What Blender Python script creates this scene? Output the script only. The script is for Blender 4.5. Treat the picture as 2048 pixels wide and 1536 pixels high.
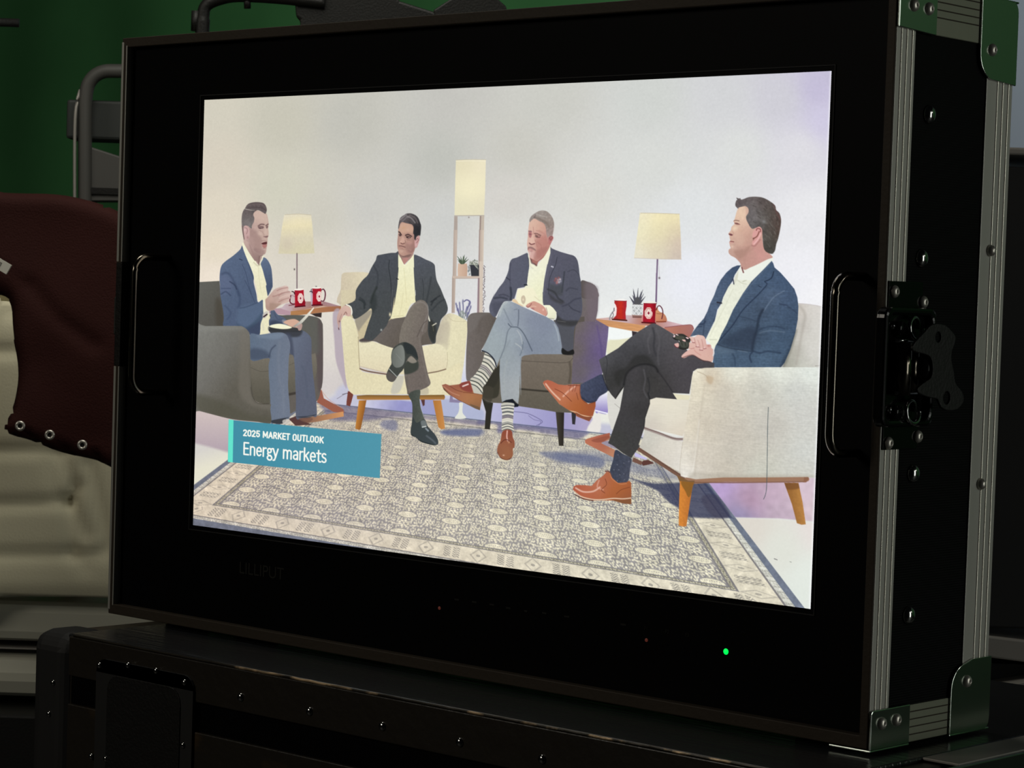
import bpy, bmesh, math
import numpy as np
from mathutils import Vector, Matrix, noise as mnoise
for o_ in list(bpy.data.objects): bpy.data.objects.remove(o_)
SC = bpy.context.scene; COL = SC.collection
# ---------------------------------------------------------------- camera (metres; x right along the monitor, y into the room, z up)
cam = bpy.data.objects.new('camera', bpy.data.cameras.new('camera')); COL.objects.link(cam); SC.camera = cam
RC = Matrix(((0.7376287885,0.6743954601,0.0330837387),(0.0557233869,-0.0119710385,-0.9983744780),(-0.6729031687,0.7382732947,-0.0464097818)))
CAM = Vector((1.21794811,-1.29106444,0.02276287))
rows = [RC[0], -RC[1], -RC[2]]
cam.matrix_world = Matrix.Translation(CAM) @ Matrix((rows[0][:], rows[1][:], rows[2][:])).transposed().to_4x4()
cam.data.sensor_width = 36; cam.data.lens = 4830.56/2048*36
cam.data.shift_x = 0; cam.data.shift_y = (816.49-768)/2048
cam.data.clip_start = .05; cam.data.dof.use_dof = True; cam.data.dof.focus_distance = 1.80; cam.data.dof.aperture_fstop = 40
# ---------------------------------------------------------------- world, exposure, lights, some of them added fills
W_ = bpy.data.worlds.new('world'); SC.world = W_; W_.use_nodes = True
W_.node_tree.nodes['Background'].inputs[0].default_value = (.55,.6,.62,1); W_.node_tree.nodes['Background'].inputs[1].default_value = .0025
SC.view_settings.view_transform = 'Standard'; SC.view_settings.look = 'None'; SC.view_settings.exposure = 0; SC.view_settings.gamma = 1
SC.view_settings.use_curve_mapping = False
def area(name, loc, at, size, power, col=(1,1,1), sy=None):
    l = bpy.data.lights.new(name, 'AREA'); l.energy = power; l.color = col; l.size = size
    if sy: l.shape = 'RECTANGLE'; l.size_y = sy
    o = bpy.data.objects.new(name, l); COL.objects.link(o); o.location = loc
    o.rotation_euler = (Vector(at)-Vector(loc)).to_track_quat('-Z', 'Y').to_euler(); return o
area('cover_fill', (-.55,.12,1.15), (-1.6,.8,-.25), .8, 10, (1,.97,.86))  # added fill for the white cover, kept off the monitor face
area('trunk_fill', (-1.6,-3.4,1.3), (-.2,0,-.3), 1.0, 19, (1,.93,.8))  # weak added fill that lifts the trunk front
area('studio_light_back', (3.1,2.2,1.0), (.36,.06,0), .16, 2.2, (1,.97,.9))
area('side_fill', (3.5,1.2,.1), (.36,.06,-.05), .7, 15, (.98,1,.93), 2.2)  # tall fill added to even out the side aluminium
area('cyclorama_light', (-4.2,1.6,2.7), (-4.6,4.4,1.3), 1.2, 32, (.95,1,.95), .4)
area('cyclorama_light_right', (3.2,2.6,2.6), (4.3,4.4,.8), 1.2, 26, (.95,1,.95), .4)
area('wall_fill', (-1.6,3.9,2.2), (-2.6,5.6,.8), .6, 26, (.93,.97,1))  # added to brighten the grey wall strip, hidden behind the monitor
# ---------------------------------------------------------------- the programme on the screen
# The broadcast picture is painted with small vector brushes.  Outlines were traced in windows of the
# photograph (name: left, top, magnification) and are rectified onto the flat 16:9 picture.
WIN = dict(A=(420,380,7.314), B=(380,560,6.4), C=(380,740,5.12), D=(660,400,7.314), E=(660,580,6.827),
           F=(660,740,6.827), G=(880,300,8.533), H=(880,460,6.4), I=(960,400,7.877), J=(920,570,6.827),
           K=(870,720,6.194), L=(1180,400,5.12), M=(1420,380,8.533), N=(1320,520,6.0235), O=(1070,640,6.0235),
           P=(1120,820,6.0235), Q=(1280,720,5.389), R=(1320,930,5.12), S=(380,930,5.12), T=(760,880,5.12),
           U=(1020,950,5.12), V=(440,820,6.0235), W=(470,395,11.378), X=(770,410,11.378), Y=(1025,405,11.378),
           Z=(1440,385,10.593), a=(1330,640,15.36), b=(1190,560,11.378), c=(560,550,13.964), d=(520,560,12.8),
           e=(1020,540,15.36), o=(0,0,1))
CW, CH = 1500, 1050
QUAD = [(409,200),(1663,142),(1621,1218),(386,1050)]          # corners of the lit picture in the photograph

def homography(src, dst):
    A = []
    for (x,y),(u,v) in zip(src, dst):
        A += [[x,y,1,0,0,0,-u*x,-u*y,-u],[0,0,0,x,y,1,-v*x,-v*y,-v]]
    return np.linalg.svd(np.array(A, float))[2][-1].reshape(3,3)
def warp(Hm, x, y):
    w = Hm[2,0]*x + Hm[2,1]*y + Hm[2,2]
    return (Hm[0,0]*x+Hm[0,1]*y+Hm[0,2])/w, (Hm[1,0]*x+Hm[1,1]*y+Hm[1,2])/w
UNIT = [(0,0),(1,0),(1,1),(0,1)]
H_IMG = homography([(0,0),(CW-1,0),(CW-1,CH-1),(0,CH-1)], QUAD)
H_INV = np.linalg.inv(H_IMG)
_gx, _gy = np.meshgrid(np.arange(CW, dtype=np.float64), np.arange(CH, dtype=np.float64))
PX, PY = [q.astype(np.float32) for q in warp(H_IMG, _gx, _gy)]
CV = np.zeros((CH, CW, 3), np.float32)
IDS = np.zeros((CH, CW), np.int16)
NAMES = ['screen']
rs = np.random.RandomState(7)
def blur(a, k, ax):
    for _ in range(2):
        c = np.cumsum(np.pad(a, [(k+1,k) if i==ax else (0,0) for i in range(2)], mode='edge'), axis=ax)
        n = a.shape[ax]
        a = (np.take(c, range(2*k+1, 2*k+1+n), ax) - np.take(c, range(0, n), ax))/(2*k+1)
    return a
def nz(kx, ky):
    q = rs.randn(CH, CW)
    if kx: q = blur(q, kx, 1)
    if ky: q = blur(q, ky, 0)
    return (q/q.std()).astype(np.float32)
NOISE = dict(f=nz(1,1), m=nz(4,4), h=nz(5,0), l=nz(14,10), v=nz(0,6))

def pts(s):
    if not isinstance(s, str): return [tuple(q) for q in s]
    out = []; w = WIN['o']
    for t in s.split():
        if len(t) == 1 and t.isalpha(): w = WIN[t]
        else:
            x, y = t.split(','); out.append((w[0]+float(x)/w[2], w[1]+float(y)/w[2]))
    return out
def smooth(p, closed, n=4):
    p = np.array(p, float); N = len(p)
    if N < 3: return p
    q = []
    for i in range(N if closed else N-1):
        if closed: a,b,c,d = p[i-1], p[i], p[(i+1)%N], p[(i+2)%N]
        else: a,b,c,d = p[max(i-1,0)], p[i], p[i+1], p[min(i+2,N-1)]
        for k in range(n):
            t = k/n
            q.append(.5*(2*b+(c-a)*t+(2*a-5*b+4*c-d)*t*t+(3*b-a-3*c+d)*t**3))
    if not closed: q.append(p[-1])
    return np.array(q)
def box(p, m):
    x0,y0 = p.min(0)-m; x1,y1 = p.max(0)+m
    cx, cy = warp(H_INV, np.array([x0,x1,x1,x0]), np.array([y0,y0,y1,y1]))
    X0,X1 = int(max(0,np.floor(cx.min()))), int(min(CW,np.ceil(cx.max())+1))
    Y0,Y1 = int(max(0,np.floor(cy.min()))), int(min(CH,np.ceil(cy.max())+1))
    return (Y0,Y1,X0,X1) if X1>X0 and Y1>Y0 else None
def segdist(p, closed, X, Y, w=None):
    d = np.full(X.shape, 1e9, np.float32); n = len(p)
    for i in range(n if closed else n-1):
        a, b = p[i], p[(i+1)%n]; e = b-a; L2 = float(e@e) or 1e-9
        t = np.clip(((X-a[0])*e[0]+(Y-a[1])*e[1])/L2, 0, 1)
        q = np.hypot(X-a[0]-t*e[0], Y-a[1]-t*e[1])
        if w is not None: q = q - (w[i]+(w[(i+1)%n]-w[i])*t)
        d = np.minimum(d, q)
    return d
def inside(p, X, Y):
    r = np.zeros(X.shape, bool); n = len(p)
    for i in range(n):
        (x0,y0),(x1,y1) = p[i-1], p[i]
        if y0 == y1: continue
        r ^= ((y0 > Y) != (y1 > Y)) & (X < (x1-x0)*(Y-y0)/(y1-y0)+x0)
    return r
def grad(*a):                                   # grad('win x,y x,y', c0, c1, ...) straight ramp through the points
    P_ = np.array(pts(a[0])); cs = np.array(a[1:], np.float32)/255
    e = P_[-1]-P_[0]; L2 = e@e
    ts = np.array([((q-P_[0])@e)/L2 for q in P_]) if len(P_) == len(cs) else np.linspace(0,1,len(cs))
    def f(X, Y):
        t = ((X-P_[0][0])*e[0]+(Y-P_[0][1])*e[1])/L2
        return np.stack([np.interp(t, ts, cs[:,k]) for k in range(3)], -1).astype(np.float32)
    return f
def field(s, *cs):                              # colour spread between sample points
    P_ = pts(s); cs = np.array(cs, np.float32)/255
    def f(X, Y):
        W_ = 0; o = 0
        for (x,y), c in zip(P_, cs):
            w = 1/((X-x)**2+(Y-y)**2+400)**1.5
            W_ = W_+w; o = o+w[...,None]*c
        return (o/W_[...,None]).astype(np.float32)
    return f
def lay(bx, cov, col, a, clip, id, tex):
    y0,y1,x0,x1 = bx
    if clip is not None:
        (b0,b1,b2,b3), cc = clip
        m = np.zeros_like(cov)
        ya,yb,xa,xb = max(y0,b0),min(y1,b1),max(x0,b2),min(x1,b3)
        if yb<=ya or xb<=xa: return
        m[ya-y0:yb-y0, xa-x0:xb-x0] = cc[ya-b0:yb-b0, xa-b2:xb-b2]
        cov = cov*m
    S_ = (slice(y0,y1), slice(x0,x1))
    c = col(PX[S_], PY[S_]) if callable(col) else np.array(col, np.float32)/255
    if tex:
        c = np.broadcast_to(c, cov.shape+(3,)).copy()
        for k, v in tex: c = c*(1+.55*v*NOISE[k][S_][...,None])
    w = (cov*a)[...,None]
    CV[S_] = CV[S_]*(1-w)+c*w
    if id is not None:
        if id not in NAMES: NAMES.append(id)
        IDS[S_][cov*a > .5] = NAMES.index(id)
def F(s, col, sm=1, s_=.7, a=1, clip=None, id=None, tex=None, n=4):
    p = np.array(pts(s))
    if sm: p = smooth(p, True, n)
    bx = box(p, 2*s_+1)
    if bx is None: return None
    S_ = (slice(bx[0],bx[1]), slice(bx[2],bx[3])); X, Y = PX[S_], PY[S_]
    d = segdist(p, True, X, Y); d = np.where(inside(p, X, Y), -d, d)
    t = np.clip(.5-d/(2*s_), 0, 1); cov = t*t*(3-2*t)
    lay(bx, cov, col, a, clip, id, tex)
    return (bx, cov)
def L(s, w, col, s_=.6, a=1, clip=None, id=None, sm=1, taper=None, tex=None):
    p = np.array(pts(s))
    if sm: p = smooth(p, False, 4)
    ws = None
    if taper is not None: ws = np.interp(np.linspace(0,1,len(p)), np.linspace(0,1,len(taper)), taper)*w/2
    bx = box(p, w/2+2*s_+1)
    if bx is None: return None
    S_ = (slice(bx[0],bx[1]), slice(bx[2],bx[3])); X, Y = PX[S_], PY[S_]
    d = segdist(p, False, X, Y, ws)
    if ws is None: d = d-w/2
    t = np.clip(.5-d/(2*s_), 0, 1); cov = t*t*(3-2*t)
    lay(bx, cov, col, a, clip, id, tex)
    return (bx, cov)
def B(s, rx, ry, ang, col, a=.5, clip=None):
    (x, y), = pts(s); m = 2.4*max(rx, ry)
    bx = box(np.array([(x,y)]), m)
    if bx is None: return
    S_ = (slice(bx[0],bx[1]), slice(bx[2],bx[3])); X, Y = PX[S_]-x, PY[S_]-y
    c, s2 = math.cos(math.radians(ang)), math.sin(math.radians(ang))
    q = ((X*c+Y*s2)/rx)**2+((-X*s2+Y*c)/ry)**2
    lay(bx, np.exp(-q), col, a, clip, None, None)

# ---- backdrop wall and floor
def backdrop():
    K_ = [(415,210,211,206,190),(440,330,214,206,190),(440,420,222,213,195),(430,500,228,217,197),(430,555,238,226,210),
      (560,250,200,197,182),(560,380,209,207,190),(640,440,205,202,190),(640,520,219,212,199),(690,570,223,218,205),(700,250,194,193,184),
      (740,420,203,202,196),(740,510,212,211,205),(900,200,197,196,190),(880,320,192,193,186),(890,450,205,206,203),(890,560,218,219,218),(905,640,228,228,230),
      (1030,300,202,201,193),(1010,400,212,209,203),(1010,480,221,221,216),(1000,560,224,224,224),(1100,200,204,204,197),(1180,400,217,217,211),(1190,520,227,228,228),
      (1300,200,208,211,207),(1300,330,216,218,214),(1380,430,224,227,228),(1250,560,230,233,233),(1380,560,234,236,244),(1480,300,220,222,220),(1450,200,211,212,214),
      (1640,180,196,190,215),(1650,240,208,203,226),(1600,300,222,221,226),(1620,420,233,233,236),(1600,560,239,239,244),(1640,590,243,243,246),(1560,200,207,206,214),
      (665,620,226,220,210),(670,700,222,216,208),(665,780,214,207,204),(690,800,196,190,190),(940,700,226,226,232),(930,790,205,208,228),(1205,700,238,238,240),(1250,745,236,236,216),(1230,680,240,244,240),
      (420,840,205,186,184),(400,900,196,178,180),(400,930,224,222,205),(400,960,232,228,208)]
    S_ = (slice(None), slice(None))
    f = field(' '.join('%g,%g'%(k[0],k[1]) for k in K_), *[k[2:] for k in K_])
    small = f(PX[::6,::6], PY[::6,::6])
    yi = np.clip(np.arange(CH)/6, 0, small.shape[0]-1.001); xi = np.clip(np.arange(CW)/6, 0, small.shape[1]-1.001)
    y0 = yi.astype(int); x0 = xi.astype(int); fy = (yi-y0)[:,None,None]; fx = (xi-x0)[None,:,None]
    CV[:] = (small[y0][:,x0]*(1-fy)*(1-fx)+small[y0+1][:,x0]*fy*(1-fx)+small[y0][:,x0+1]*(1-fy)*fx+small[y0+1][:,x0+1]*fy*fx)
    CV[:] *= (1+.0015*NOISE['l']+.002*NOISE['f'])[...,None]
backdrop()
# floor round the rug
F('o 380,1060 380,920 470,925 640,800 700,770 960,815 1240,860 1380,880 1660,960 1660,1240', (214,212,214), sm=0, s_=8)
F('o 380,1010 380,905 480,920 470,935', (226,223,205), sm=0, s_=6)
F('o 380,890 380,815 480,838 475,912', grad('o 420,830 418,905', (206,190,188),(178,162,172)), sm=0, s_=4)
F('o 380,884 420,894 475,910 475,960 380,985', grad('o 420,895 430,930', (214,210,204),(230,226,206)), sm=0, s_=4)
F('o 670,790 700,765 770,785 880,795 960,800 1000,830 1130,845 1230,850 1260,880 700,820', (196,196,214), s_=6)
F('F 430,430 1110,430 1120,620 700,560 430,520', grad('F 500,430 900,600', (206,206,226),(150,150,198)), s_=2, tex=[('m',.02)])
F('F 1230,400 1420,400 1460,640 1280,650', (156,158,200), s_=2)
F('F 1540,400 2048,520 2048,700 1560,650', (176,182,210), s_=3)
F('K 700,540 1060,560 1300,600 1700,660 1950,720 1850,880 1400,840 960,790 690,740', grad('K 700,600 1500,700 1900,860', (186,186,216),(158,154,200),(176,166,200)), s_=3)
F('K 2044,540 1990,560 1990,650 2044,660', (150,140,205), s_=1)
L('K 1990,605 2044,640', 2.6, (236,236,252))
F('K 2044,640 2010,660 1880,870 2044,890', (232,228,222), s_=2)
L('K 980,640 1140,660 1290,730 1330,770 1260,810', 1.6, (112,108,150), a=.8)
L('K 1160,690 1230,740 1310,760 1280,820', 1.2, (112,108,150), a=.7)
F('b 1000,1100 300,1060 310,1365 840,1365', (242,247,243), s_=2)
F('o 1212,685 1260,668 1290,690 1260,720 1212,720', (240,243,238), s_=3)
F('O 880,250 1000,230 1150,200 1180,260 1000,360 870,410', (228,226,196), s_=3)
F('O 880,90 1160,140 1160,210 880,230', (244,248,246), s_=2)
F('O 730,930 860,860 880,1120 720,1080', grad('O 800,880 800,1100', (238,238,246),(150,138,196)), s_=2)
L('O 730,1090 870,1125', 2.6, (238,238,252))
# floor on the right
F('o 1400,950 1660,950 1660,1240 1600,1230', (226,230,224), sm=0, s_=2)
F('o 1405,955 1660,955 1660,1046 1560,1037 1470,1035', field('o 1440,975 1500,1000 1480,1030 1560,1030 1610,980 1630,1020 1540,985', (190,165,210),(182,150,172),(150,142,176),(196,176,192),(214,194,206),(216,198,204),(196,172,190)), sm=0, s_=2, tex=[('m',.03)])
F('o 1462,1035 1560,1039 1660,1048 1660,1250 1620,1250', field('o 1500,1060 1640,1060 1560,1100 1620,1150 1600,1200', (222,216,206),(230,222,218),(224,226,216),(228,234,226),(226,232,224)), sm=0, s_=3)
L('R 1170,960 1200,970', 1.6, (120,120,120)); L('R 1330,990 1345,995', 1.2, (150,155,150))

# ---- woven rug
RUG = [(613,802),(1353.9,882.2),(1644.4,1262),(308.8,1029.6)]
H_RUG = homography(RUG, UNIT)
def rug_tile(n=160):
    t = np.zeros((n,n)); yy, xx = np.mgrid[0:n,0:n]/n
    def ell(cx, cy, rx, ry, ang, v):
        for ox in (-1,0,1):
            for oy in (-1,0,1):
                dx, dy = xx-cx-ox, yy-cy-oy
                c, s = math.cos(ang), math.sin(ang)
                t[((dx*c+dy*s)/rx)**2+((-dx*s+dy*c)/ry)**2 < 1] = v
    def sym(cx, cy, rx, ry, ang, v):
        ell(cx,cy,rx,ry,ang,v); ell(1-cx,cy,rx,ry,-ang,v)
    q = np.random.RandomState(3); done = []
    for _ in range(900):
        x, y = q.rand()*.5, q.rand()
        if any(min(abs(x-a), 1)*2.6 < .1 and (abs(y-b) < .11 or abs(y-b) > .89) for a, b in done): continue
        done.append((x,y)); sym(x, y, .013+.014*q.rand(), .045+.045*q.rand(), (q.rand()-.5)*.5, .62+.36*q.rand())
    ell(.5,.3,.25,.21,0,.05); ell(.5,.3,.21,.165,0,.95)
    for i in range(-4,5):
        ell(.5+i*.042, .23+.02*(i%2),.010,.035,.15,.35); ell(.515+i*.042, .36-.02*(i%2),.010,.035,-.15,.35)
    for fx, fy, fr in ((.5,.8,1),(.03,.55,.8)):
        ell(fx, fy, .15*fr, .2*fr, 0, .1)
        for k in range(8):
            a = k*math.pi/4+.2
            ell(fx+.1*fr*math.cos(a), fy+.14*fr*math.sin(a), .028*fr, .065*fr, (a+1.57) if k%2 else 0, .97)
        ell(fx, fy, .02*fr, .05*fr, 0, 1)
    t = (t*4+np.roll(t,1,0)+np.roll(t,-1,0)+np.roll(t,1,1)+np.roll(t,-1,1))/8
    return t
TILE = rug_tile()
def rug(X, Y):
    out = 0
    BL_, CR, BR_ = np.array([132,140,160.])/255, np.array([240,232,206.])/255, np.array([142,138,140.])/255
    for sx, sy in ((-.3,-.3),(.3,-.3),(-.3,.3),(.3,.3)):
        u, v = warp(H_RUG, X.astype(float)+sx, Y.astype(float)+sy)
        n = TILE.shape[0]
        uu, vv = u*12.7+.15, v*11.5
        t = TILE[(np.floor(vv*n)%n).astype(int), (np.floor(uu*n)%n).astype(int)]
        t2 = TILE[(np.floor(vv*2.3*n)%n).astype(int), (np.floor(uu*1.7*n)%n).astype(int)]
        far = np.clip((.6-v)*1.2, .06, .42)[...,None]
        c = BR_+(CR-BR_)*t[...,None]; c = c*(1-far)+(.55*CR+.45*BR_)*far
        # borders: distance from nearest edge in metres-ish (rug 2.9 x 1.9)
        du = np.minimum(u, 1-u)*4.34; dv = np.minimum(v, 1-v)*3.82; dd = np.minimum(du, dv)
        along = np.where(du < dv, v*3.82, u*4.34)
        edge = np.broadcast_to(BL_*.86, c.shape)
        fine = CR*.62+.38*BL_+(t2-.5)[...,None]*.22
        mot = np.zeros_like(dd); ph = (along/.36) % 1; r = (dd-.22)/.1
        leaf = ((r*3.2+np.abs(((ph*12)%1)-.5)*1.6) % 1) < .45
        mot = np.where((np.abs(r)<.8)&(((ph>.03)&(ph<.16))|((ph>.2)&(ph<.33)))&leaf, .6, mot)
        mot = np.where(np.abs(np.abs(ph-.68)*7-1.0+np.abs(r)) < .13, .3, mot)
        mot = np.where(((ph-.68)*9)**2+(r*1.8)**2 < .12, .45, mot)
        main = np.array([223,214,195.])/255*(1-mot[...,None])+BR_*.72*mot[...,None]
        line = CR*.86*(1-.35*(t2<.5)[...,None])
        c = np.where((dd<.372)[...,None], line, c)
        c = np.where((dd<.335)[...,None], main, c)
        c = np.where((dd<.105)[...,None], fine, c)
        c = np.where((dd<.052)[...,None], edge, c)
        for q in (.105, .335, .372): c = np.where((np.abs(dd-q)<.007)[...,None], BR_*.92, c)
        out = out+c/4
    warm = np.clip((X-500)/700, 0, 1)[...,None]
    out = out*(np.array([1.0,.97,.95])*(1-warm)+np.array([1.0,1.01,1.0])*warm)
    return out.astype(np.float32)
RUGX = [RUG[0], RUG[1], (1690,1322), (280,1050)]
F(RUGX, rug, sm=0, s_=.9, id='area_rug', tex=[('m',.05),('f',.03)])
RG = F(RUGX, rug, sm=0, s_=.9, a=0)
# light and shade that the broadcast shows on the rug
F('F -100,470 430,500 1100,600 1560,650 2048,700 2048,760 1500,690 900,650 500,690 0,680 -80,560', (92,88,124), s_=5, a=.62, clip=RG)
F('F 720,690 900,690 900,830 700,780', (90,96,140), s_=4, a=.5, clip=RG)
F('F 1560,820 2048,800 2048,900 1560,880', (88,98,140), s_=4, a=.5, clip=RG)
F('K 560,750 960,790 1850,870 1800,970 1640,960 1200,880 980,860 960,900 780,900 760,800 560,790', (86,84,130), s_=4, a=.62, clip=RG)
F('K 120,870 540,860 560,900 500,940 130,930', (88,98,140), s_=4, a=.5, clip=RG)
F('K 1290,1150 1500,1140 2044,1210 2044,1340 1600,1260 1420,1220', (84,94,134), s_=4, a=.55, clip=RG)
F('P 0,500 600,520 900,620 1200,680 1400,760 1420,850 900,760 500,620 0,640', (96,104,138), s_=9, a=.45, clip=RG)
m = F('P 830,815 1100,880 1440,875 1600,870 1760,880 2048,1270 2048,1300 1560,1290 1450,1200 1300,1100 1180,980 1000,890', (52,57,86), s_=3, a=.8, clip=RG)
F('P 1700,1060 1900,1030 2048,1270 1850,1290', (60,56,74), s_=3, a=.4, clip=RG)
B('o 640,1035', 200, 40, 8, (170,165,175), .18, RG); B('o 1000,1060', 260, 60, 8, (255,250,225), .12, RG)
# ---- pale vase and frame on the floor at the back
F('F 1640,340 1800,350 1800,450 1630,440', (140,130,160), sm=0, id='screen')
F('F 1670,350 1760,356 1770,410 1680,400', (190,190,214), sm=0)
F('K 300,530 345,535 340,600 345,660 385,715 320,730 245,720 285,660 300,600', (226,228,216), id='vase')
# ---- left table lamp
F('A 1085,365 1300,350 1480,368 1500,560 1528,925 1280,935 1000,930 1050,560', grad('A 1250,350 1250,520 1270,720 1290,930', (228,219,194),(233,221,180),(218,209,180),(216,208,172)), sm=0, s_=1.2, id='table_lamp', tex=[('f',.008)])
L('A 1100,362 1300,352 1480,366', 1.2, (190,178,150), a=.7)
B('A 1290,450', 20, 9, 0, (240,227,184), .5); B('A 1130,800', 14, 16, 0, (205,190,172), .5)
L('A 1272,930 1272,1460', 2.4, (128,108,112), sm=0, id='table_lamp')
L('A 1262,930 1262,1460', .8, (190,180,175), sm=0)
B('A 1235,1160', 1.3, 1.8, 0, (70,60,60), 1)
# ---- left side table
F('c -200,980 60,900 160,800 700,740 1240,740 1720,880 1730,950 1180,870 700,960 350,1060 -100,1010', grad('c 100,900 900,880 1600,850', (200,176,184),(166,120,112),(170,136,146)), sm=0, s_=.8, id='side_table')
L('c 380,960 800,940 1200,880 1500,900', 4, (186,130,96), a=.5, s_=3)
F('c 300,1010 700,965 1180,900 1730,860 1740,960 1640,1010 1180,1045 860,1085 500,1125 290,1130', grad('c 300,1050 1000,1020 1700,930', (182,128,78),(176,116,76),(164,104,74)), sm=0, s_=.7, id='side_table', tex=[('h',.03)])
F('c -300,940 0,930 290,1020 290,1130 0,1105 -300,1070', (184,148,160), sm=0, s_=.8, id='side_table')
F('c 860,1085 1165,1050 1155,1190 1000,1160', (58,46,44), sm=0, id='side_table')
# lower struts of the left side table
F('C 1330,190 1350,210 1370,290 1570,400 1580,440 1470,430 1300,330', (158,92,72), sm=0, id='table_base')
F('C 1100,500 1300,470 1570,425 1575,475 1300,530 1080,560', grad('C 1100,500 1560,450', (120,88,78),(214,148,92)), sm=0, id='table_base')
F('C 1010,500 1090,470 1200,540 1250,560 1080,570', (90,60,58), sm=0, id='table_base')
L('C 1340,200 1420,300 1560,390', 1.0, (200,150,130), a=.7)
# thin twigs / cables by the wall
L('C 1505,295 1600,240 1640,250', 1, (110,100,110), a=.7); L('C 1560,250 1620,235', 1.2, (80,70,80), a=.8)
# ---- mugs on the left table
def mug(q, body, top, em, handle, nm, squash=1.0):
    if handle: L(handle, 2.0, (96,34,52), id=nm)
    F(body, grad(q, (168,26,44),(190,22,40),(150,18,34)), sm=0, s_=.7, id=nm, tex=[('f',.03)])
    F(top, (244,238,226), s_=.6, id=nm)
    cx, cy, rx, ry = em
    oc = [(cx+rx*math.cos(a)*(1 if abs(math.cos(a))>.5 else 1.0), cy+ry*math.sin(a)) for a in [math.pi/8+k*math.pi/4 for k in range(8)]]
    k_ = F(oc, (246,224,212), sm=0, s_=.5, id=nm)
    for q_ in (.78,.56):
        r = [(cx+(x-cx)*q_, cy+(y-cy)*q_) for x, y in oc]
        L(r+[r[0]], .55, (200,120,120), a=.75, sm=0, s_=.35)
    F([(cx+rx*.3*math.cos(k*math.pi/2), cy+ry*.3*math.sin(k*math.pi/2)) for k in range(4)], (150,20,50), sm=0, s_=.5)
mug('c 420,500 560,600 670,700', 'c 408,425 660,405 668,640 712,760 700,870 420,905 415,800', 'c 405,425 420,395 520,378 640,385 668,405 560,430', (601.1,596.6,6.0,10.6), 'c 400,600 330,570 290,640 285,760 330,800 420,800', 'red_mug_left')
F('c 300,560 400,530 410,790 330,780', (196,176,176), s_=1.2, a=.8); L('c 300,570 270,720 330,800 400,810', 2, (110,34,52), id='red_mug_left')
L('c 335,462 390,480 408,530', 2.2, (70,36,46), id='red_mug_left'); L('c 420,895 700,865', 2.4, (84,16,26))
L('c 250,850 400,830', 1.6, (120,60,70))
mug('c 900,500 1030,600 1150,700', 'c 905,375 1155,360 1150,560 1150,840 905,850 912,600', 'c 903,370 930,345 1050,338 1140,350 1155,365 1030,382', (638.6,593,6.2,10.8), 'c 1160,420 1210,395 1255,460 1265,560 1240,690 1190,735 1150,720', 'red_mug_right')
F('c 1155,360 1200,360 1200,760 1155,760', (226,219,206), sm=0, s_=.4)
L('c 1160,420 1210,395 1255,460 1265,560 1240,690 1190,735 1150,720', 2.2, (100,40,60), id='red_mug_right')
F('c 855,480 905,440 905,850 870,840', (186,170,186), s_=.8, a=.9); L('c 840,465 880,450 900,490', 2.2, (70,60,70)); L('c 870,410 895,395', 1.6, (90,80,90))
L('c 895,845 1180,835', 2.6, (84,16,26)); B('c 1010,318', 1.5, 1, 0, (60,60,60), .8)
# ---- left armchair (back, far arm, seat)
GA = 'grey_armchair'
F('B 40,30 378,12 390,150 430,400 450,600 40,620', grad('B 100,30 420,300', (98,98,92),(88,86,80)), id=GA, tex=[('f',.012)], sm=0)
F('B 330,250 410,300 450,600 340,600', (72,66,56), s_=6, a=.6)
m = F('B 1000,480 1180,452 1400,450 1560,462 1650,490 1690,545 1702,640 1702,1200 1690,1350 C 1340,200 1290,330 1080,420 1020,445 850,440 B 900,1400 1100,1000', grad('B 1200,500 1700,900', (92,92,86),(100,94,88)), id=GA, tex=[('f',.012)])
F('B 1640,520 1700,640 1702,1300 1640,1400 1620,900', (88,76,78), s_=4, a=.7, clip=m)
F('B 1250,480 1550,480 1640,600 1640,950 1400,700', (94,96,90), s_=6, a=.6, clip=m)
F('B 740,880 1000,900 1000,1536 750,1536', (88,84,74), sm=0, id=GA)
m = F('B 770,1010 1000,1000 1280,960 1550,950 1610,960 1600,1250 1350,1420 C 1020,240 1000,320 820,345 700,335 650,280 B 800,1400 775,1200', grad('B 1000,1000 1000,1500', (116,110,98),(92,88,76)), id=GA, tex=[('f',.012)])
L('B 775,1120 900,1170 1010,1165', 1.2, (84,80,70), a=.7, clip=m); L('B 1270,1090 1340,1060', 1.1, (84,80,70), a=.6)
L('C 1015,250 1085,235', 5, (58,52,46), a=.8, s_=1.5)
# ---- person on the left
PA = 'person'
F('W 215,1020 215,930 260,920 640,1230 620,1300 600,1390 540,1500 480,1460', (176,146,138), id=PA)
m = F('A 470,790 530,800 650,1000 705,1105 760,1010 775,955 790,1010 745,1080 770,1160 820,1340 850,1450 B 985,120 992,240 970,280 1000,400 1030,500 1022,560 1000,620 1005,682 950,692 885,700 900,600 900,500 930,300 870,260 A 680,1440 600,1150 540,1010', grad('A 600,1000 760,1400', (240,238,206),(236,230,192)), id=PA, tex=[('f',.01)])
L('A 705,1130 720,1300 750,1500', 1.0, (212,206,168), a=.7); L('A 640,1060 700,1110 745,1080', 2.2, (206,200,166), a=.8, s_=1.2)
L('B 930,560 940,640', 3, (210,206,186), a=.6, s_=2)
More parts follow.
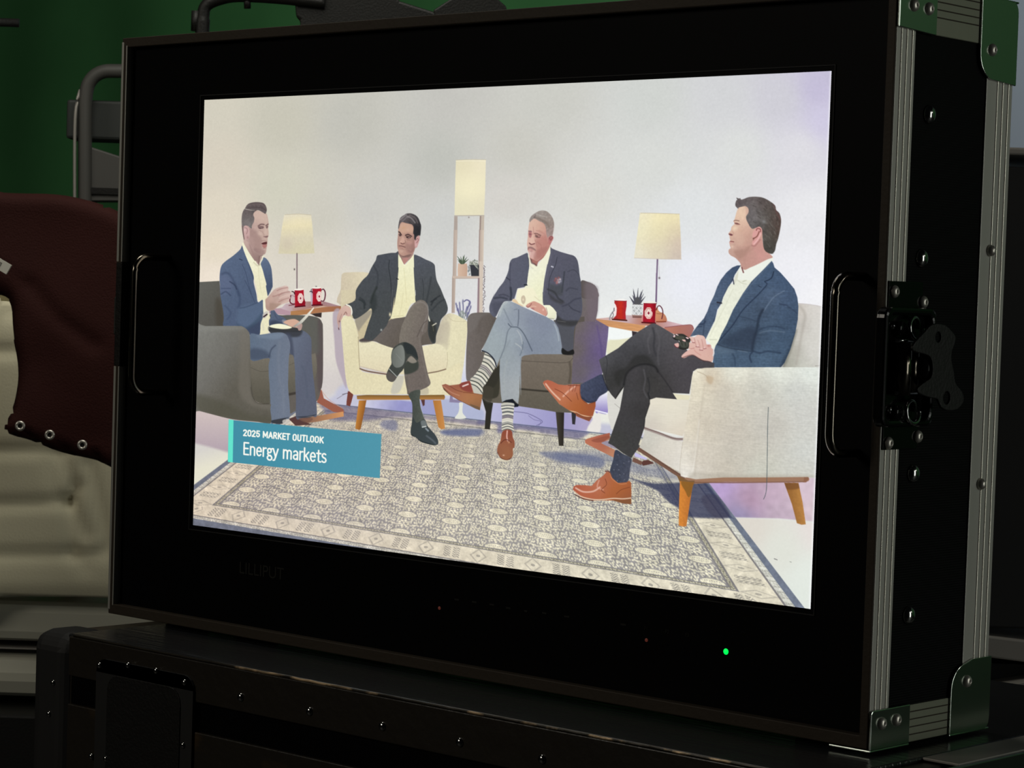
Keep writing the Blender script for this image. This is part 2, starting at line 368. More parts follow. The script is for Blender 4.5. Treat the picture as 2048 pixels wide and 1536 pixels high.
# neck and head
m = F('W 205,960 240,900 400,1000 560,1180 640,1310 580,1340 560,1400 545,1536 500,1450 450,1440 390,1360 330,1270 260,1150 200,1040', grad('W 250,1050 520,1400', (196,166,156),(150,122,116)), id=PA)
L('W 555,1340 545,1536', 1.4, (120,92,88), a=.8); L('W 330,1060 400,1250 470,1400', 3, (158,126,122), a=.6, s_=2)
hm = F('W 190,640 300,560 380,330 520,300 690,360 722,372 745,450 760,540 767,620 755,690 765,790 764,860 745,920 742,980 736,1060 726,1130 712,1200 695,1270 660,1300 590,1310 520,1290 430,1200 350,1080 240,960 205,900', grad('W 300,800 740,700', (186,156,148),(202,172,158)), id=PA, tex=[('f',.01)])
F('W 420,340 560,310 700,380 740,520 720,560 600,560 460,560 430,470', (210,182,166), s_=3, a=.7, clip=hm)
F('W 330,720 470,760 590,900 600,1100 560,1250 440,1200 350,1080', (160,128,122), s_=4, a=.65, clip=hm)
F('W 430,1150 600,1180 700,1230 600,1330 450,1260', (150,120,116), s_=2.5, a=.6, clip=hm)
B('W 570,830', 5, 4, 20, (216,188,172), .6, hm); B('W 700,760', 2.5, 8, 0, (214,186,172), .6, hm); B('W 690,1230', 2.6, 2.2, 0, (196,166,152), .7, hm)
L('W 530,650 590,610 660,615', 2.6, (124,96,94), s_=1.2, clip=hm); F('W 520,680 560,650 640,650 660,690 620,710 560,715', (118,90,90), s_=1.0, a=.8, clip=hm)
L('W 545,700 630,695', 1.1, (84,60,62), a=.8, clip=hm); B('W 590,690', 1.4, .9, 0, (150,124,120), .8, hm); B('W 575,700', .9, .9, 0, (64,48,50), .9, hm); B('W 500,520', 7, 4, 0, (196,166,154), .5, hm); L('W 620,780 660,850 650,900', 1.6, (170,138,130), a=.6, s_=1.4, clip=hm); F('W 470,1000 580,960 620,1120 600,1230 500,1200', (172,140,132), s_=3, a=.45, clip=hm); L('W 600,990 680,980 725,1000', 1.2, (150,112,106), a=.6, clip=hm); F('W 340,900 420,940 440,1150 380,1120', (184,152,144), s_=3, a=.5, clip=hm)
L('W 550,740 600,765', 1, (156,126,118), a=.6)
L('W 705,640 755,605', 2.4, (124,94,92), s_=1, clip=hm); F('W 705,660 750,640 750,690 715,705', (120,90,88), s_=.8, a=.85, clip=hm)
F('W 650,890 690,880 755,870 745,905 700,912', (118,84,84), s_=1, a=.8, clip=hm)
F('W 600,1050 650,1020 722,1010 722,1060 660,1075', (92,48,50), s_=.8, clip=hm); F('W 625,1080 720,1068 715,1120 670,1150 635,1130', (180,120,114), s_=1, clip=hm)
L('W 640,1160 700,1150', 1.2, (150,116,108), a=.7, clip=hm)
m = F('W 205,670 240,640 290,670 330,740 330,900 300,950 240,960 210,880 195,760', (202,164,160), id=PA, s_=.8)
L('W 215,690 265,700 285,760 260,830', 1.2, (140,102,102), a=.7); B('W 290,910', 2.2, 3, 0, (150,112,110), .6); B('W 225,740', 1.6, 3, 0, (228,196,192), .7)
m = F('W 225,250 265,180 330,130 450,105 560,108 650,130 700,190 722,260 718,320 692,372 640,345 560,300 500,292 430,345 415,400 440,470 425,560 385,640 378,705 345,690 300,650 240,635 197,670 195,800 215,965 190,900 165,760 150,560 158,400 190,300', grad('W 400,120 300,650', (96,84,84),(118,112,110)), id=PA, s_=.8, tex=[('f',.05)])
L('W 232,262 300,275 380,290 440,290', 1.3, (176,166,158), s_=.7); B('W 420,330', 4, 6, 0, (86,82,80), .6, m); B('W 300,560', 8, 8, 0, (130,124,122), .5, m)
L('W 300,180 450,150 600,160 690,220', 2.5, (118,104,102), a=.5, s_=1.5, clip=m); L('W 300,230 450,220 620,240 700,300', 2.2, (80,68,70), a=.6, s_=1.4, clip=m)
L('W 165,650 185,800 205,940', 2, (120,88,84), a=.7, s_=1)
# jacket
jm = F('A 468,815 440,870 340,960 230,1040 172,1100 148,1180 140,1300 148,1400 B 383,60 388,180 402,270 425,400 432,500 430,590 560,610 700,620 760,700 880,706 900,640 905,560 942,440 935,258 870,285 850,180 815,30 A 640,1270 600,1150 562,1060 520,960 490,880', grad('A 200,1100 640,1400', (88,104,144),(80,95,134)), id=PA, tex=[('f',.02)])
jr = F('A 785,985 830,1010 870,1070 898,1150 912,1280 916,1390 B 1052,100 1000,200 988,170 972,80 A 826,1380 800,1280 768,1160 742,1080 770,1020', grad('A 800,1000 880,1400', (98,114,152),(72,86,124)), id=PA, tex=[('f',.02)])
L('A 560,1060 620,1250 700,1500', 2.2, (58,70,108), a=.6, s_=1.2, clip=jm); L('A 430,1010 470,1025', 1.6, (48,58,92), clip=jm)
L('A 470,1090 520,1200 550,1320 600,1520', 1.2, (62,74,112), a=.8, clip=jm); L('A 475,830 540,990 640,1250', 3, (76,90,130), a=.7, s_=1.5, clip=jm)
L('A 180,1230 230,1210 290,1240 340,1330 400,1450 430,1536', 4, (62,74,112), a=.7, s_=3, clip=jm)
F('A 150,1260 260,1250 330,1340 300,1480 170,1536 140,1400', (98,108,152), s_=6, a=.5, clip=jm)
L('A 290,1340 360,1390 390,1450', 2.5, (52,62,98), a=.8, s_=1.5, clip=jm); L('A 170,1440 300,1440', 2, (60,72,112), a=.6, s_=1.5, clip=jm)
L('B 400,180 460,150 520,200', 2.5, (58,70,108), a=.7, s_=1.6, clip=jm); L('B 610,150 640,250 620,350', 4, (60,74,112), a=.6, s_=3, clip=jm)
F('B 650,340 860,290 930,270 935,420 860,520 740,620 620,560 600,450', (92,112,152), s_=5, a=.5, clip=jm)
L('B 640,360 720,345 860,290', 2, (62,76,112), a=.7, s_=1.2, clip=jm); F('B 720,620 860,540 900,520 890,700 770,690', (58,68,102), s_=4, a=.75, clip=jm)
F('B 600,560 740,600 900,440 930,400 930,470 780,610 640,620', (62,82,112), s_=4, a=.6, clip=jm)
L('B 450,330 520,420 480,500', 3, (66,80,120), a=.7, s_=2, clip=jm); L('B 700,0 760,120 830,290', 1.3, (62,74,112), a=.8, clip=jm)
m = F('B 1030,400 1075,385 1120,440 1200,480 1240,520 1250,560 1215,595 1110,575 1025,600 1010,520 1035,470', (86,98,132), id=PA, tex=[('f',.02)])
F('B 1030,530 1110,520 1210,570 1100,590 1020,610', (56,64,92), s_=3, a=.7, clip=m); L('B 1080,420 1120,500 1180,500', 2.5, (70,80,112), a=.7, s_=1.6, clip=m)
F('B 1180,510 1240,520 1260,560 1200,570', (150,150,160), s_=1.6, a=.7)
# raised hand and cuff
F('B 935,255 962,268 985,330 990,395 950,420 940,430', (240,236,208), id=PA)
F('B 930,440 975,400 1000,415 980,470 940,490', (196,190,186), s_=1, a=.8); L('B 945,470 985,440', 2.8, (56,34,42), s_=.9)
m = F('d 140,500 200,440 280,340 360,250 440,205 560,170 640,145 705,160 735,205 720,260 785,300 800,340 765,400 780,460 745,500 740,560 640,595 520,640 420,710 350,770 260,785 200,780 150,720 140,600', grad('d 200,700 700,250', (182,148,134),(212,182,172)), id=PA, s_=1.2, tex=[('m',.04)])
for p in ('d 440,270 560,220 700,195','d 480,400 600,330 760,300','d 480,560 600,500 740,460','d 330,420 420,400 560,330'): L(p, 2, (160,112,106), a=.6, s_=1.4, clip=m)
for p in ('d 500,330 640,270 720,240','d 500,470 640,400 760,380','d 560,600 660,560 740,530'): L(p, 2.6, (222,190,178), a=.7, s_=1.4, clip=m)
F('d 250,600 400,600 520,620 380,740 250,760', (156,126,110), s_=3, a=.55, clip=m)
# trousers
m2 = F('B 1005,640 1230,650 1390,640 1470,660 1540,725 1555,810 1557,1000 1580,1250 C 1275,170 1300,460 1240,470 1160,490 1088,495 1085,300 1075,60 B 1350,1250 1330,1000 1300,950 1270,930', grad('B 1250,800 1560,900', (104,114,142),(92,98,124)), id=PA, tex=[('f',.012)])
F('B 1005,600 1250,640 1420,620 1440,660 1400,720 1300,730 1240,700 1020,680', (56,58,66), s_=3, a=.85, clip=m2); F('B 1230,680 1300,720 1330,980 1280,940 1270,800', (66,72,98), s_=3, a=.7, clip=m2)
L('B 1430,1100 1480,1250 1500,1500', 3, (84,92,118), a=.6, s_=3, clip=m2); F('C 1090,480 1200,470 1295,455 1200,495', (48,52,66), s_=1.5, a=.7)
m1 = F('B 765,706 900,700 1120,670 1220,690 1265,760 1283,860 1264,1010 1258,1250 C 1005,180 1022,480 940,500 870,535 826,542 822,330 812,100 B 1012,1300 1006,1100 1020,1010 960,1003 775,1020', grad('B 800,850 1250,900', (96,112,142),(110,120,146)), id=PA, tex=[('f',.012)])
F('B 780,880 960,900 1020,1000 780,1020', (66,76,104), s_=5, a=.7, clip=m1); L('B 1092,838 1040,890 1012,985', 2.4, (58,66,94), a=.7, s_=2, clip=m1)
F('B 870,705 1110,680 1200,700 1100,760 900,740', (122,138,166), s_=4, a=.6, clip=m1); L('B 1150,800 1130,1000 1150,1300 C 950,200 960,450', 4, (124,132,154), a=.4, s_=4, clip=m1)
F('C 826,520 930,498 1015,485 930,515 860,545', (40,44,56), s_=1.3, a=.8)
F('C 840,540 900,505 985,500 960,545 900,552', (60,62,70), id=PA); F('C 1110,500 1200,490 1260,500 1200,540', (120,84,70), a=.8)
F('C 950,515 1010,505 1030,550 960,555', (206,200,190), a=.8)
# notes in the hand
F('d 225,1195 340,1225 560,1255 760,1250 950,1200 1045,1285 1000,1330 700,1330 400,1330 230,1300', (54,56,60), s_=2, a=.85, id=PA)
m = F('d 600,1085 680,1032 800,1003 900,1003 990,1050 1060,1110 1080,1170 1045,1280 985,1285 960,1230 800,1195 690,1140', (214,170,146), id=PA, s_=1); F('d 940,1120 1060,1110 1080,1180 1030,1285 970,1270', (170,142,140), s_=2, a=.8, clip=m)
F('d 240,1190 300,1150 480,1120 620,1140 750,1180 815,1212 740,1245 560,1253 340,1225', (246,244,208), id=PA, s_=.8)
F('d 840,1190 1000,1075 1160,915 1370,700 1388,715 1230,935 1085,1095 900,1205', grad('d 900,1190 1100,1050 1370,700', (160,156,148),(206,204,190),(244,238,222)), sm=0, id=PA, s_=.8)
# near arm of the grey armchair
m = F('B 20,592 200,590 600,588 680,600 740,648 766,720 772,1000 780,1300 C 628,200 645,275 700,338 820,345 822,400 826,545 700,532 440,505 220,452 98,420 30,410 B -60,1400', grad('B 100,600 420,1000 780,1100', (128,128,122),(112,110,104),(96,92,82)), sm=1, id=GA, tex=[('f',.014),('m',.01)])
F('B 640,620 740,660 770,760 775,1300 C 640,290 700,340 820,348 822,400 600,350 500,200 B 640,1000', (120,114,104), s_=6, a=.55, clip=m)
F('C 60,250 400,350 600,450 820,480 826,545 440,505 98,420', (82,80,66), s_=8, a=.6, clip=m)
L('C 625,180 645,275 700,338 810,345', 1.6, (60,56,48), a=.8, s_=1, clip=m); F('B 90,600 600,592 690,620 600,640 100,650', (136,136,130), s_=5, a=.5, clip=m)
# ---- standing shelf lamp with plants
FL = 'shelf_floor_lamp'
F('G 272,170 500,160 785,163 782,200 770,700 752,1112 500,1118 248,1112 258,600', field('G 400,250 540,650 700,300 400,1000 700,1000 650,600', (228,219,184),(246,238,198),(238,228,196),(230,224,190),(230,222,190),(240,232,196)), sm=0, s_=.8, id=FL)
L('G 275,172 500,162 782,165', 1.4, (196,190,172), a=.8); L('G 272,192 500,186 780,190', .8, (250,244,220), a=.8)
L('G 248,1122 752,1118', 1.6, (182,172,160), sm=0, id=FL)
F('G 243,1130 300,1130 295,1536 232,1536', (176,162,152), sm=0, id=FL); F('G 678,1125 755,1125 745,1536 668,1536', (196,182,166), sm=0, id=FL); F('G 680,1125 704,1125 692,1536 668,1536', (156,138,130), sm=0)
B('G 492,1150', 1.4, 1.4, 0, (130,120,115), .9)
F('H 176,0 222,0 210,585 200,610 192,900 190,1062 148,1062 155,600 162,580', grad('H 150,500 200,500', (170,152,140),(196,178,164)), sm=0, id=FL)
F('H 502,0 562,0 552,560 545,1062 478,1062 490,620 492,580', grad('H 480,500 560,500', (180,160,148),(214,198,180)), sm=0, id=FL)
L('H 508,0 496,590', 2.2, (150,128,124), a=.7, sm=0, s_=1); L('H 494,620 484,1060', 3, (140,116,126), a=.8, sm=0, s_=1)
F('H 160,588 545,588 545,612 200,622 160,612', (204,184,168), sm=0, id=FL); L('H 200,620 500,620', .9, (160,136,124), a=.8, sm=0)
PL = 'succulent_in_clay_pot'
F('H 232,428 345,430 352,500 346,592 228,592 226,500', grad('H 230,500 350,500', (216,184,160),(200,164,140)), sm=0, id=PL)
for p in ('H 285,425 220,335','H 285,425 225,375','H 280,425 265,340','H 290,420 315,318','H 290,420 300,330','H 295,420 345,345','H 300,425 368,372','H 270,425 236,400'):
    L(p, 3.4, (74,92,72), taper=[1.1,.9,.15], id=PL, sm=0, s_=.5)
L('H 285,425 300,350', 2, (100,120,90), a=.7, sm=0)
PB = 'leafy_plant_in_black_pot'
for i in range(46):
    x, y = 375+rs.rand()*120, 380+rs.rand()*75; L([(880+x/6.4,460+y/6.4),(880+(x+rs.randn()*12)/6.4,460+(y+8+rs.rand()*14)/6.4)], 2, [(150,156,140),(120,128,116),(196,198,186)][i%3], id=PB, s_=.5)
for i in range(12): B('H %g,%g'%(360+rs.rand()*30, 450+rs.rand()*120), 1.3, 1.6, 0, (110,118,120), .7)
F('H 385,445 498,450 500,590 400,590 392,520', (56,58,64), sm=0, id=PB)
L('H 440,440 470,480', 2, (196,200,180), a=.8); L('H 470,450 486,500', 1.6, (160,168,150), a=.8)
VN = 'hanging_vine'
for i in range(62):
    y = 455+i*9.6; x = 562+(rs.rand()-.5)*26-(max(0,y-850)*.08); L([(880+x/6.4,460+y/6.4),(880+(x+rs.randn()*7)/6.4,460+(y+9)/6.4)], 1.4, [(112,104,112),(136,126,130),(168,158,158)][i%3], id=VN, s_=.5)
F('H 502,400 548,400 545,1062 500,1062', (212,196,180), sm=0, id=FL, s_=.5); L('H 500,620 494,1060', 2.4, (146,122,128), a=.7, sm=0)
LV = 'lavender_stems'
for x0,y0,x1,y1 in ((205,940,245,1100),(250,930,265,1110),(295,900,300,1120),(345,985,310,1140),(395,975,345,1140),(380,915,330,1100),(230,1010,260,1120),(360,1060,330,1150)):
    L('H %g,%g %g,%g'%(x0,y0,x1,y1), 1.4, (126,134,134), sm=0, id=LV, s_=.5)
    for k in range(7):
        t = k*.07; B('H %g,%g'%(x0+(x1-x0)*t*1.3+rs.randn()*2, y0+(y1-y0)*t*1.3), 1.4, 1.9, 0, (110,108,152), .8)
L('H 310,915 340,895 375,910 385,940 350,1000', 2.6, (112,110,152), id=LV, s_=.7)
for i in range(20): B('H %g,%g'%(240+rs.rand()*110, 1040+rs.rand()*90), 1.5, 1.8, 0, (128,138,132), .7)
# ---- cream armchair
CA = 'cream_armchair'
F('E 40,320 150,300 190,900 230,1340 150,1180 80,960 60,700', (178,164,176), s_=2, a=.85, id='screen')
F('E 245,1380 320,1400 290,1536 225,1536', (124,62,52), sm=0, id=CA); F('F 245,310 318,340 275,495 222,480', (122,64,54), sm=0, id=CA)
F('F 1240,400 1295,400 1292,480 1270,495', (92,58,58), sm=0, id=CA)
bk = F('D 168,1110 190,1075 240,1060 560,1065 700,1200 900,1536 150,1536 158,1300', grad('D 160,1300 500,1200', (206,192,166),(222,210,178)), id=CA, tex=[('f',.012)])
F('E 150,0 900,0 900,700 400,700 340,400 200,340 150,380', grad('E 150,200 700,600', (214,202,168),(196,180,140)), sm=0, id=CA, tex=[('f',.012)])
F('E 340,400 540,280 560,330 420,520 390,560', (150,142,128), s_=2, a=.8)
ra = F('E 1420,700 1480,520 1540,380 1620,320 1700,330 1800,380 1870,430 1880,500 1840,900 1800,1180 1750,1420 1500,1430 1300,1400 1400,900', grad('E 1480,600 1640,600 1860,700', (200,190,166),(230,222,184),(226,218,180)), id=CA, tex=[('f',.014)])
F('E 1440,700 1500,500 1600,430 1640,520 1600,800 1560,740 1480,730', (190,180,158), s_=4, a=.6, clip=ra); L('E 1600,340 1680,420 1860,430', 1.2, (196,186,150), a=.6, clip=ra)
la = F('E 150,420 180,370 240,350 300,380 345,450 370,560 395,700 400,1000 420,1090 500,1130 900,1170 1300,1150 1560,1100 1780,1000 1760,1250 1720,1420 1500,1430 1000,1425 400,1430 310,1420 250,1350 215,1200 195,1000 170,700', grad('E 180,500 300,900 1000,1300', (230,222,182),(224,214,174),(230,220,180)), id=CA, tex=[('f',.014)])
cu = F('E 390,720 560,700 700,740 900,800 1100,800 1300,760 1450,735 1540,770 1600,850 1605,960 1585,1075 1400,1120 1200,1150 900,1150 700,1120 500,1070 410,1040 395,900', grad('E 900,750 900,1100', (232,224,188),(226,214,178)), id=CA, tex=[('f',.014)])
L('E 410,1075 520,1110 770,1150', 2.6, (96,66,50), s_=1, a=.85); L('E 1340,1135 1480,1110 1580,1080', 2.2, (110,84,66), s_=1, a=.85)
L('E 420,1045 600,1090 760,1130', 2, (200,184,168), a=.8, s_=1); L('E 385,640 395,900 405,1060', 1.3, (160,144,110), a=.8); L('E 1600,850 1606,960 1590,1070', 1, (190,180,146), a=.8)
F('E 830,1400 900,1190 1000,1170 1000,1260 940,1400', (196,192,178), s_=2, a=.9, clip=la); F('E 1220,1300 1330,1330 1340,1420 1220,1420', (190,180,156), s_=2, a=.8, clip=la)
F('F 365,350 500,340 1000,345 1560,338 1572,370 1560,405 1100,405 500,408 370,400', grad('F 900,340 900,405', (128,92,42),(186,128,66)), sm=0, id=CA)
F('F 395,415 498,412 470,560 420,800 400,820 345,800 370,600', grad('F 360,600 460,620', (206,134,52),(150,90,36)), sm=0, id=CA)
F('F 1405,415 1515,412 1545,600 1570,800 1520,810 1480,780 1450,640', grad('F 1440,600 1560,600', (186,120,54),(206,138,70)), sm=0, id=CA)
# ---- person in charcoal blazer
PB2 = 'person.001'
tr = F('E 400,690 470,650 640,560 830,400 1000,370 1180,360 1340,400 1440,700 1300,750 1000,800 850,790 700,740 600,700', grad('E 600,500 900,700', (112,104,100),(100,92,84)), id=PB2, tex=[('f',.02)])
F('E 400,690 480,650 620,620 560,700 440,715', (72,64,66), s_=2, a=.8)
sh = F('X 300,1130 345,1200 420,1340 440,1370 520,1300 600,1220 650,1130 655,1300 660,1536 D 1240,1300 1258,1500 E 1170,170 1100,200 1040,340 1000,370 900,385 830,385 870,230 905,0 D 960,1400 990,1200 995,960', grad('D 1100,1000 1100,1500', (238,236,196),(236,230,184)), id=PB2, tex=[('f',.012)])
L('D 1080,1000 1100,1200 1120,1500', 1.0, (214,206,158), a=.6, clip=sh); L('E 1000,50 980,200 950,330', 1.6, (214,206,160), a=.5, s_=1.2, clip=sh)
L('E 860,360 1000,350', 1.6, (206,200,150), a=.6, clip=sh)
bl = F('D 690,815 740,800 880,775 960,772 1000,760 1003,960 990,1160 985,1250 960,1420 940,1536 E 880,100 840,340 800,420 770,490 690,580 610,660 560,690 470,660 480,600 520,470 570,320 560,250 500,300 400,370 330,395 300,330 270,230 200,210 340,140 D 380,1320 470,1180 550,1100 600,1000 640,930 670,880', grad('D 700,850 900,1500', (76,80,88),(72,76,78)), id=PB2, tex=[('f',.03)])
br = F('D 1222,808 1300,820 1400,870 1480,905 1530,950 1540,1030 1560,1170 1620,1300 1680,1450 E 1570,120 1608,240 1590,320 1520,400 1490,500 1450,620 1440,720 1390,720 1340,600 1340,440 1345,300 1330,200 1260,140 1170,160 1170,0 D 1250,1400 1235,1200 1222,960', grad('D 1250,850 1500,1400', (84,88,98),(74,78,80)), id=PB2, tex=[('f',.03)])
L('D 870,880 860,1000 890,1200 900,1500', 1.4, (44,48,52), a=.8, clip=bl); L('D 640,960 700,1100 680,1300', 3, (58,62,68), a=.7, s_=2, clip=bl)
L('D 600,1500 640,1370 680,1280', 4, (48,54,52), a=.8, s_=2.5, clip=bl); L('D 440,1430 500,1480 520,1536', 3, (52,56,60), a=.8, s_=1.6, clip=bl); L('E 400,130 460,170 470,250', 3, (46,52,54), a=.8, s_=1.6, clip=bl)
F('E 560,100 620,60 640,200 600,300 550,280', (48,54,54), s_=4, a=.6, clip=bl); L('E 850,0 840,160 850,300', 1.2, (110,112,116), a=.6, clip=bl)
L('D 1350,1150 1370,1300 1350,1536', 1.3, (52,56,60), a=.7, clip=br); L('D 1480,1130 1450,1300 1400,1536', 3, (56,60,64), a=.7, s_=2, clip=br)
L('D 1610,1400 1530,1450 1480,1536', 2.6, (46,50,54), a=.8, s_=1.4, clip=br); L('E 1450,120 1380,160', 3, (44,48,52), a=.8, s_=1.6, clip=br); L('E 1560,130 1480,180 1390,280', 3, (54,58,62), a=.7, s_=2, clip=br)
F('E 1360,400 1450,500 1430,700 1390,700 1345,600', (48,50,46), s_=3, a=.7, clip=br); L('E 1400,485 1450,455', 2, (214,208,186), s_=.8, id=PB2); L('E 1335,340 1360,420', 2.6, (230,226,206), s_=.8); L('E 1400,480 1415,560', 1.4, (110,106,80), a=.5)
L('X 310,1060 300,1300 300,1536', 2, (48,52,60), a=.7, s_=1.2, clip=bl); L('X 640,1140 648,1400', 1.4, (52,56,64), a=.8, clip=br)
B('E 820,335', 2, 3.6, 0, (240,226,180), 1); B('E 700,545', 1.8, 2, 0, (190,196,190), .9); L('D 975,1150 1000,1160', 1.6, (30,32,36))
# neck, head
nk = F('X 300,1050 340,1180 420,1330 438,1350 500,1290 590,1210 640,1120 650,980 400,1000', grad('X 350,1100 560,1250', (150,118,108),(178,140,130)), id=PB2)
F('X 340,1120 420,1190 560,1180 600,1100 480,1120', (120,90,84), s_=1.6, a=.7, clip=nk); F('X 400,1220 520,1200 480,1320 430,1340', (196,128,122), s_=1.6, a=.6, clip=nk)
L('X 345,1200 435,1370 540,1290 645,1150', 2, (244,242,206), s_=.8); B('X 600,1300', 1, 2, 0, (130,120,100), .8); B('X 340,1325', 1, 1.6, 0, (130,120,100), .7)
F('X 300,1110 345,1250 438,1400 560,1320 655,1130 662,1420 300,1420', (238,236,198), sm=0, id=PB2)
F('X 310,560 330,380 420,360 560,400 680,480 680,700 300,700', (198,154,134), sm=0, id=PB2)
nk2 = F('X 318,1080 345,1170 420,1320 438,1350 500,1290 590,1205 645,1120 640,1000', grad('X 350,1100 560,1250', (150,118,108),(178,140,130)), sm=0)
F('X 340,1120 420,1190 560,1180 600,1100 480,1120', (120,90,84), s_=1.6, a=.7, clip=nk2); F('X 400,1220 520,1200 480,1320 430,1340', (196,128,122), s_=1.6, a=.6, clip=nk2)
hm = F('X 305,500 350,400 520,400 650,470 700,640 780,700 788,780 760,860 725,960 690,975 660,1060 610,1110 520,1130 420,1160 350,1130 310,1060 285,980 278,860 290,740 300,640', grad('X 300,800 700,850', (196,154,136),(174,132,120)), id=PB2, tex=[('f',.015)])
F('X 330,520 400,420 560,440 650,520 660,640 520,620 420,640 340,600', (210,168,142), s_=2.6, a=.8, clip=hm); B('X 430,520', 4, 2.6, 0, (206,160,124), .6, hm)
F('X 480,880 650,900 660,1040 540,1110 480,1020', (158,118,110), s_=3, a=.6, clip=hm); B('X 560,870', 4.4, 4, 0, (190,142,132), .7, hm)
L('X 290,610 330,620 370,680', 2.6, (78,58,56), s_=1, clip=hm); L('X 470,690 530,672 600,712', 2.8, (82,60,58), s_=1, clip=hm)
F('X 305,660 350,665 370,700 330,715', (92,66,66), s_=.8, a=.85, clip=hm); F('X 480,715 540,715 585,745 550,765 490,750', (90,64,62), s_=.8, a=.85, clip=hm)
B('X 552,742', 1.5, .9, 10, (196,172,162), .75, hm); B('X 508,738', 1.3, 1.2, 0, (52,40,42), .9, hm); B('X 345,690', 1.0, 1.0, 0, (54,42,44), .85, hm); L('X 482,722 530,712 588,740', 1.2, (60,42,42), a=.85, clip=hm); B('X 600,620', 4, 5, 0, (200,156,136), .5, hm); B('X 520,560', 5, 3, 0, (214,174,150), .5, hm); F('X 640,700 690,860 650,1040 600,1000 620,850', (160,116,108), s_=2.5, a=.5, clip=hm); L('X 540,1040 600,1070 640,1000', 2, (140,104,98), a=.5, s_=1.6, clip=hm)
L('X 500,790 560,795', 1.3, (140,102,94), a=.8, clip=hm); F('X 395,720 420,720 455,800 450,860 400,870 350,850 360,800', (214,170,152), s_=1.2, a=.7, clip=hm)
L('X 365,868 400,885 440,870', 2, (130,90,84), s_=.9, clip=hm); B('X 360,830', 1.4, 1.2, 0, (226,184,164), .8, hm); L('X 455,800 470,870', 1.3, (146,108,98), a=.7, clip=hm)
L('X 320,930 380,935 460,960', 1.9, (128,88,84), s_=.8, clip=hm); L('X 330,965 400,985', 2, (176,126,116), a=.8, clip=hm); L('X 340,1000 420,1010', 1.4, (150,112,102), a=.6, clip=hm)
B('X 370,1050', 5, 4, 0, (206,168,150), .7, hm); F('X 300,640 330,740 320,900 300,1000 283,900 290,740', (168,130,122), s_=1.4, a=.6, clip=hm)
F('X 675,800 720,730 775,705 790,760 765,860 725,960 690,970 675,900', (206,158,154), s_=.9, id=PB2); L('X 700,800 740,760 760,800 720,860', 1.4, (140,96,94), a=.8); B('X 705,910', 1.8, 2.6, 0, (220,176,176), .8)
m = F('X 305,545 305,460 335,320 375,265 440,225 480,198 560,188 620,198 700,235 760,300 800,400 822,480 815,600 800,700 770,690 720,720 690,800 665,760 662,680 640,640 650,520 620,450 540,425 470,410 390,390 345,430 320,520', grad('X 400,300 760,500', (96,88,90),(56,54,58)), id=PB2, s_=.8, tex=[('f',.08)])
for p,c in (('X 350,330 420,270 480,220',(150,144,146)),('X 400,370 470,300 560,250',(128,120,122)),('X 500,260 600,300 680,400',(150,142,142)),('X 560,230 680,290 740,400',(112,102,102)),('X 440,390 540,340 640,420',(92,84,84))): L(p, 2.6, c, a=.75, s_=1.6, clip=m)
F('X 650,470 760,480 800,650 720,700 670,650', (40,40,44), s_=3, a=.6, clip=m)
# hand on chair arm
m = F('E 190,215 240,215 285,270 290,330 260,360 220,350 190,340 165,390 140,440 130,500 120,540 110,520 112,480 100,450 95,380 110,320 140,260', grad('E 120,450 260,250', (196,158,148),(216,180,164)), id=PB2, s_=.8)
L('E 190,340 215,300 230,330', 1.6, (140,96,90), a=.8); L('E 120,430 160,330', 1.4, (170,128,120), a=.7); L('E 225,200 280,230 298,290 295,330', 2.6, (240,236,220), s_=.7); L('E 118,520 122,540', 2, (110,80,90)); B('E 130,430', 1.6,1.6,0,(110,70,76),.8)
# crossed legs
lg = F('E 1040,350 1090,250 1160,170 1230,135 1290,150 1330,200 1345,300 1338,440 1320,560 1260,620 1245,700 1265,800 1300,980 1340,1160 1368,1290 1230,1370 1075,1430 1050,1360 1020,1200 1000,1000 960,900 945,700 970,520', grad('E 1000,600 1300,700', (124,116,106),(112,102,96)), id=PB2, tex=[('f',.03)])
L('E 1240,160 1310,200 1340,300 1300,420 1260,560', 2, (140,134,130), a=.6, s_=1.4, clip=lg); L('E 1190,640 1260,480 1320,420', 1.6, (84,76,72), a=.7, clip=lg); L('E 1060,300 1130,210 1230,160', 3, (142,132,126), a=.6, s_=2, clip=lg)
L('E 1220,640 1240,800 1300,1100 1350,1280', 3, (128,120,112), a=.5, s_=2, clip=lg); L('E 1040,1200 1060,1400', 4, (96,90,84), a=.6, s_=2, clip=lg)
F('E 1030,990 1190,960 1195,1090 1020,1150', (58,64,58), s_=2, a=.9, clip=lg); F('E 1060,960 1100,910 1150,930 1185,980 1120,1000', (146,138,126), s_=1.4, a=.9, clip=lg)
F('F 1075,325 1225,270 1225,400 1240,520 1275,620 1285,700 1200,740 1130,720 1125,600 1120,450', grad('F 1120,500 1260,500', (70,76,70),(84,90,82)), id=PB2, tex=[('f',.03)])
L('F 1225,400 1245,520 1280,640', 1, (190,196,196), a=.6)
sh1 = F('F 1130,640 1180,720 1260,680 1300,680 1330,760 1380,820 1440,890 1475,960 1475,1010 1430,1030 1330,1010 1240,980 1170,920 1110,890 1100,820 1115,740', grad('F 1150,750 1400,1000', (58,66,66),(62,70,74)), id=PB2)
F('F 1240,700 1300,690 1320,760 1260,780', (130,138,138), s_=1.4, a=.7, clip=sh1); L('F 1260,780 1310,770', 2, (206,212,208), s_=.7); L('F 1310,800 1340,830', 3, (150,162,172), a=.9, s_=1.6); L('F 1320,900 1400,960 1440,1000', 3, (104,112,120), a=.7, s_=2, clip=sh1); L('F 1110,880 1240,970 1430,1030', 1.4, (30,34,34), a=.8, clip=sh1)
